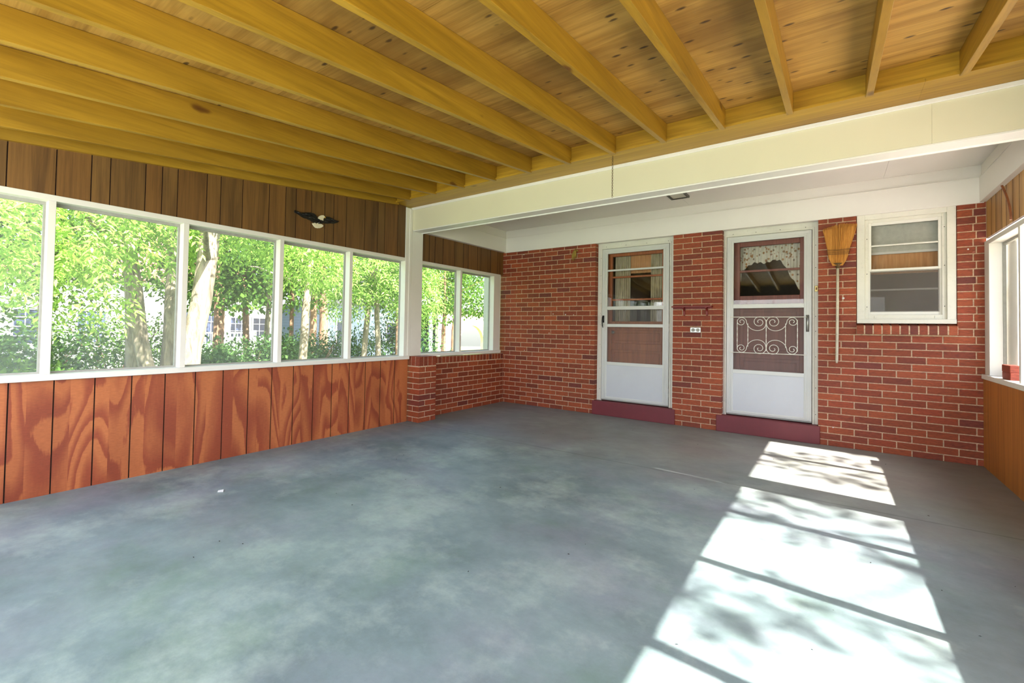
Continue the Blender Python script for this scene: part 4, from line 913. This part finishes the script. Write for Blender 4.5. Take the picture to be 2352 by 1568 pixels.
tree('young_ash_tree', 'slim tree with bright lime leaves framed in the fourth and fifth window bays',
     [(G(-4.95, -.55), (-4.85, -.35, 4.6), .09, .06)], [((-4.1, -.5, 2.5), (1.0, .8, .7)), ((-4.4, .3, 2.3), (1.1, .9, .8)), ((-4.2, 1.0, 2.6), (1.0, .9, .8)), ((-4.6, .3, 1.75), (.7, .6, .35)), ((-3.9, 1.7, 1.9), (.8, .7, .75))], 1150, .09, .32, M['leaf_young'], M['bark'], 41, compound=True, bl=1.4)
tree('twin_trunk_tree', 'tree with two pale stems side by side in the fifth window bay',
     [(G(-5.05, 1.05), (-4.95, 1.35, 4.8), .072, .05), (G(-4.85, 1.42), (-5.0, 1.25, 4.6), .070, .05)], [((-4.5, 1.6, 2.7), (1.2, 1.0, .7)), ((-4.9, 2.3, 2.4), (1.1, .9, .6)), ((-5.2, 1.4, 3.4), (1.6, 1.4, .8))], 950, .09, .32, M['leaf_young'], M['bark'], 51, compound=True, bl=1.4)
thin = [((-7.0, -1.40), (-7.05, -1.30), .085, 'thin reddish trunk between the leaning tree and the middle window posts', 'bark2'), ((-7.65, -.40), (-7.8, -.60), .12, 'straight brown trunk standing in the middle of the third window bay', 'bark2'),
        ((-7.07, -.28), (-7.10, -.10), .10, 'slender pale trunk just left of the third window post', 'bark'), ((-7.25, .50), (-7.3, .45), .09, 'thin trunk in the left half of the fourth window bay', 'bark2'),
        ((-5.36, 2.38), (-5.38, 2.42), .085, 'dark slim trunk beside the right jamb of the fifth window bay', 'bark2'), ((-11.1, 3.85), (-11.2, 3.6), .26, 'thick dark trunk far back behind the shrubs in the fourth bay', 'bark2'),
        ((-7.62, 6.53), (-7.65, 6.50), .08, 'slim trunk in the left pane of the small corner window', 'bark2')]
for i, (b_, t_, r_, lb, bk) in enumerate(thin):
    c0 = Vector((t_[0], t_[1], 0)); pf = []
    rr_ = random.Random(100 + i)
    for k in range(6): pf.append(((c0.x + rr_.uniform(-1.2, 1.2), c0.y + rr_.uniform(-1.3, 1.3), rr_.uniform(2.0, 4.6)), (rr_.uniform(.9, 1.5), rr_.uniform(.9, 1.5), rr_.uniform(.5, .9))))
    if i in (1, 2): pf += [((-7.6, -1.3, 1.9), (.9, .9, .5)), ((-7.9, -.8, 2.4), (1.0, 1.3, .7))]
    if i == 6: pf += [((-7.0, 7.2, 2.3), (1.2, 1.2, .8)), ((-7.2, 6.2, 1.7), (.7, .7, .5)), ((-6.8, 8.2, 2.0), (.9, .9, .6))]
    tree('maple_tree', lb, [(G(*b_), (t_[0], t_[1], 5.2), r_ * .66, r_ * .42)], pf, 4200, .11, .7, M['leaf_mid'], M[bk], 61 + i * 3, bl=1.6, droop=.35)
# further trees closing the view
far_t = [(-10.5, -5.5, 'broad leafy tree filling the leftmost window bay'), (-9.5, -8.0, 'dense tree at the far left edge of the view'), (-13.0, -3.2, 'tree in front of the neighbouring porch'), (-12.5, .8, 'mid green tree in front of the white house'), (-14, 5.0, 'tall tree in front of the blue sided house'), (-12, 8.6, 'green tree left of the small corner window view'), (-15.5, 14.5, 'tree near the arched carport'), (-12.5, 12.2, 'tree over the parked cars'), (-20, -9, 'tree behind the driveway'), (-24, 9, 'tall tree rising behind the houses')]
for i, (x_, y_, lb) in enumerate(far_t):
    rr_ = random.Random(200 + i); pf = []
    for k in range(12):
        a = rr_.uniform(0, 6.28); d_ = rr_.uniform(0, 2.0); zz_ = rr_.uniform(2.2, 7.0) if i not in (0, 1) else rr_.uniform(1.0, 6.0)
        pf.append(((x_ + d_ * math.cos(a), y_ + d_ * math.sin(a), zz_), (rr_.uniform(1.1, 1.9), rr_.uniform(1.1, 1.9), rr_.uniform(.7, 1.2))))
    tree('shade_tree', lb, [(G(x_, y_), (x_ + .3, y_, 6.5), .16, .09)], pf, 6200, .16, .7, M['leaf_mid'], M['bark2'], 301 + i, bl=2.4, droop=.3)
# shrubs
shr = [((-3.9, -5.3), (1.1, 1.2, .75), 'leafy shrub below the leftmost window bay', 'leaf_mid'), ((-5.6, -4.6), (1.2, 1.2, .95), 'green shrub left of the three grey trunks', 'leaf_dk'), ((-5.2, -2.1), (1.0, .9, .7), 'dark green shrub right of the leaning trunk', 'leaf_dk'), ((-6.2, -1.0), (1.3, 1.2, .85), 'shrub in the lower half of the third window bay', 'leaf_dk'),
       ((-6.6, .6), (1.3, 1.1, .95), 'dark shrub at the left of the fourth window bay', 'leaf_dk'), ((-7.2, 2.2), (1.6, 1.3, 1.15), 'large rounded shrub in the fourth window bay', 'leaf_dk'), ((-4.4, 1.0), (.7, .6, .50), 'small sunny shrub at the foot of the twin stems', 'leaf_mid'), ((-4.2, 2.0), (.7, .6, .55), 'yellow green shrub at the lower right of the fifth window bay', 'leaf_hi'),
       ((-6.4, 3.6), (1.1, 1.1, 1.5), 'tall shrub behind the fifth window bay', 'leaf_dk'), ((-7.6, 8.6), (.9, .9, .55), 'low round bush in the right pane of the corner window', 'leaf_mid'), ((-7.8, 7.1), (.6, .6, .55), 'low bush beside the thin trunk in the corner window', 'leaf_dk'), ((-9, -2.6), (1.6, 1.5, 1.3), 'shrub half hiding the white lattice', 'leaf_mid')]
for i, ((x_, y_), rd, lb, mt_) in enumerate(shr):
    zb_ = gz(x_, y_); root = empty('shrub', (x_, y_, zb_), lb, 'shrub', 'shrubs outside the left windows')
    rr_ = random.Random(400 + i); pf = [((x_ + rr_.uniform(-.5, .5) * rd[0], y_ + rr_.uniform(-.5, .5) * rd[1], zb_ + rd[2] * rr_.uniform(.5, 1.1)), (rd[0] * .6, rd[1] * .6, rd[2] * .6)) for k in range(7)]
    q = MB()
    for k in range(6):
        a = rr_.uniform(0, 6.28); q.tube([(x_, y_, zb_ - .05), (x_ + .3 * rd[0] * math.cos(a), y_ + .3 * rd[1] * math.sin(a), zb_ + rd[2] * .6), (x_ + .6 * rd[0] * math.cos(a), y_ + .6 * rd[1] * math.sin(a), zb_ + rd[2] * 1.2)], [.02, .014, .005], 6)
    q.build('stems', M['bark2'], root); leaf_object('foliage', leaves([p[0] for p in pf], [p[1] for p in pf], 5200, .08, .6, .2, 500 + i, shell=.3), M[mt_], root)
# trees on the sunny side: their twigs dapple the patch of sun on the floor
tree('side_yard_tree', 'tree beyond the right windows whose branches dapple the sunlit floor', [(G(11.2, -1.2), (10.6, -2.6, 6.6), .16, .07)],
     [((8.9, -1.2, 5.0), (.9, .5, .35)), ((9.8, -2.6, 5.9), (1.1, .55, .35)), ((9.3, -3.9, 5.6), (.9, .35, .28)), ((9.7, -5.3, 5.9), (.9, .45, .3)), ((10.2, -.3, 5.8), (1.2, .4, .4))], 1250, .12, .6, M['leaf_mid'], M['bark2'], 77, group='trees on the right side yard', bl=2.6, droop=.2)
for i, (x_, y_) in enumerate(((15, 3), (17, -5), (14, -12), (6, -17), (-1, -15), (-7, -14))):  # out of view, added only for glass reflections and bounce light
    rr_ = random.Random(700 + i); pf = [((x_ + rr_.uniform(-1.6, 1.6), y_ + rr_.uniform(-1.6, 1.6), rr_.uniform(.8, 3.4)), (1.4, 1.4, 1.0)) for k in range(9)]
    tree('unseen_yard_tree', 'unseen low tree added for reflections and bounce light, %s around from the right side' % ordn[i], [(G(x_, y_), (x_, y_, 3.5), .14, .08)], pf, 3500, .16, .7, M['leaf_mid'], M['bark2'], 801 + i, group='yard trees behind the photographer', bl=1.6)

# ------------------------------------------------------------------ neighbours
hs = empty('white_house', (-20, -1, gz(-18, 0)), 'white sided neighbouring house with a railed deck glimpsed through the left trees', 'house')
def hbox(*a): return MB().box(*a)
gb = gz(-18, 0)
hbox(-25, -18.6, -4.5, 5.6, gb - .3, 2.9).build('wall', M['hwhite'], hs)
MB().prism([(-5.0, 2.85), (.55, 5.0), (6.1, 2.85)], 0, -25.3, -18.2).build('roof', M['redroof'], hs)
for (a, b_, z0, z1, nx_, nz_) in ((1.35, 2.35, .35, 1.75, 5, 4), (2.6, 3.1, .2, 1.75, 2, 3), (-1.6, -.7, .3, 1.6, 3, 4), (-3.2, -2.2, .3, 1.6, 3, 4), (3.6, 4.4, .5, 1.5, 3, 3), (4.6, 5.3, .5, 1.5, 2, 3)):
    w_ = MB().frame(a, b_, z0, z1, .06, -18.62, -18.54); 
    v_ = [(y_, x_, z_) for (x_, y_, z_) in w_.v]; w_.v = v_
    for i in range(1, nx_): yy_ = a + (b_ - a) * i / nx_; w_.box(-18.60, -18.55, yy_ - .012, yy_ + .012, z0, z1)
    for i in range(1, nz_): zz_ = z0 + (z1 - z0) * i / nz_; w_.box(-18.60, -18.55, a, b_, zz_ - .012, zz_ + .012)
    wo_ = w_.build('window', M['hwht'], hs); hbox(-18.62, -18.585, a, b_, z0, z1).build('pane', M['hglass'], wo_)
dk = empty('deck', (-17, 0, gb), 'white deck with baluster railing and lattice skirt in front of the white house', 'deck')
hbox(-18.5, -15.6, -2.6, 3.4, -.05, .04).build('deck_floor', M['hwht'], dk)
q = MB(); 
for yy_ in np.arange(-2.6, 3.41, .13): q.box(-15.66, -15.62, yy_ - .016, yy_ + .016, .04, .78)
q.box(-15.68, -15.60, -2.6, 3.4, .76, .82); q.box(-15.67, -15.61, -2.6, 3.4, .10, .14)
for yy_ in (-2.6, -.6, 1.4, 3.4): q.box(-15.70, -15.58, yy_ - .05, yy_ + .05, gz(-15.6, 0) - .1, .90)
q.build('railing', M['hwht'], dk)
q = MB()
for k in range(-8, 70):
    ya = -2.6 + k * .12
    for sg in (1, -1):
        p0 = (ya if sg > 0 else ya + .7, gz(-15.6, 0)); p1 = (ya + .7 if sg > 0 else ya, -.06)
        if min(p0[0], p1[0]) < -2.6 or max(p0[0], p1[0]) > 3.4: continue
        t = Vector((p1[0] - p0[0], p1[1] - p0[1])).normalized() ; nn = Vector((-t.y, t.x)) * .018
        xo = -15.62 - (.01 if sg > 0 else 0)
        q.add([(xo, p0[0] - nn.x, p0[1] - nn.y), (xo, p0[0] + nn.x, p0[1] + nn.y), (xo, p1[0] + nn.x, p1[1] + nn.y), (xo, p1[0] - nn.x, p1[1] - nn.y), (xo - .008, p0[0] - nn.x, p0[1] - nn.y), (xo - .008, p0[0] + nn.x, p0[1] + nn.y), (xo - .008, p1[0] + nn.x, p1[1] + nn.y), (xo - .008, p1[0] - nn.x, p1[1] - nn.y)],
              [(0, 1, 2, 3), (7, 6, 5, 4), (0, 4, 5, 1), (1, 5, 6, 2), (2, 6, 7, 3), (3, 7, 4, 0)])
q.build('lattice', M['hwht'], dk)
bh = empty('blue_house', (-18, 10, gz(-18, 10)), 'pale blue sided house with grey roof seen behind the fourth and fifth window bays', 'house')
hbox(-26, -16.8, 7.2, 12.6, gz(-18, 10) - .5, 2.3).build('wall', M['hblue'], bh); MB().prism([(6.8, 2.25), (9.9, 4.6), (13.0, 2.25)], 0, -26.3, -16.5).build('roof', M['hroof'], bh)
for a, b_ in ((8.0, 8.8), (11.2, 11.9)):
    wo_ = hbox(-16.82, -16.76, a - .06, b_ + .06, .2, 1.4).build('window', M['hwht'], bh); hbox(-16.77, -16.75, a, b_, .26, 1.34).build('pane', M['hglass'], wo_)
cb = empty('carport', (-20, 19, gz(-18, 19)), 'cream building with a wide arched opening seen through the small corner window', 'building')
g_ = gz(-18, 19)
arch = [(17.2, g_ - .3), (17.2, 2.4), (24.5, 2.4), (24.5, g_ - .3), (22.3, g_ - .3)] + [(20.9 + 1.4 * math.cos(a), .1 + 1.25 * math.sin(a)) for a in np.linspace(0, math.pi, 14)] + [(19.5, g_ - .3)]
MB().prism(arch, 0, -18.9, -18.6).build('wall', M['plaster'], cb); MB().box(-24, -18.2, 16.8, 24.9, 2.4, 2.6).build('roof', M['hroof'], cb)
MB().box(-24, -23.8, 16.8, 24.9, g_ - .3, 2.4).build('rear_wall', M['tyre'], cb); MB().box(-18.55, -18.45, 16.2, 16.5, g_ - .3, 2.4).build('column', M['hwht'], cb)
def car(name, x_, y_, rot, mat_, lab):
    root = empty(name, (0, 0, 0), lab, 'car', 'parked cars'); prof = [(-2.1, .35), (-2.15, .75), (-1.3, .92), (-.75, 1.38), (.75, 1.42), (1.35, .98), (2.0, .90), (2.15, .6), (2.1, .35)]
    MB().prism(prof, 1, -.85, .85).build('body', mat_, root, bevel=.05)
    MB().prism([(-1.15, .95), (-.70, 1.30), (.68, 1.34), (1.15, .98)], 1, -.86, .86).build('windows', M['hglass'], root)
    for wx in (-1.35, 1.35):
        for wy in (-.87, .67): MB().tube([(wx, wy, .32), (wx, wy + .2, .32)], .32, 18).build('wheel', M['tyre'], root)
    root.location = (x_, y_, gz(x_, y_)); root.rotation_euler = (0, 0, rot); return root
car('parked_car', -22.6, 21.4, 1.9, M['carp'], 'grey parked car under the trees seen through the small corner window')
car('parked_car', -21.5, 17.2, 2.3, M['carb'], 'blue parked car low in the left pane of the small corner window')
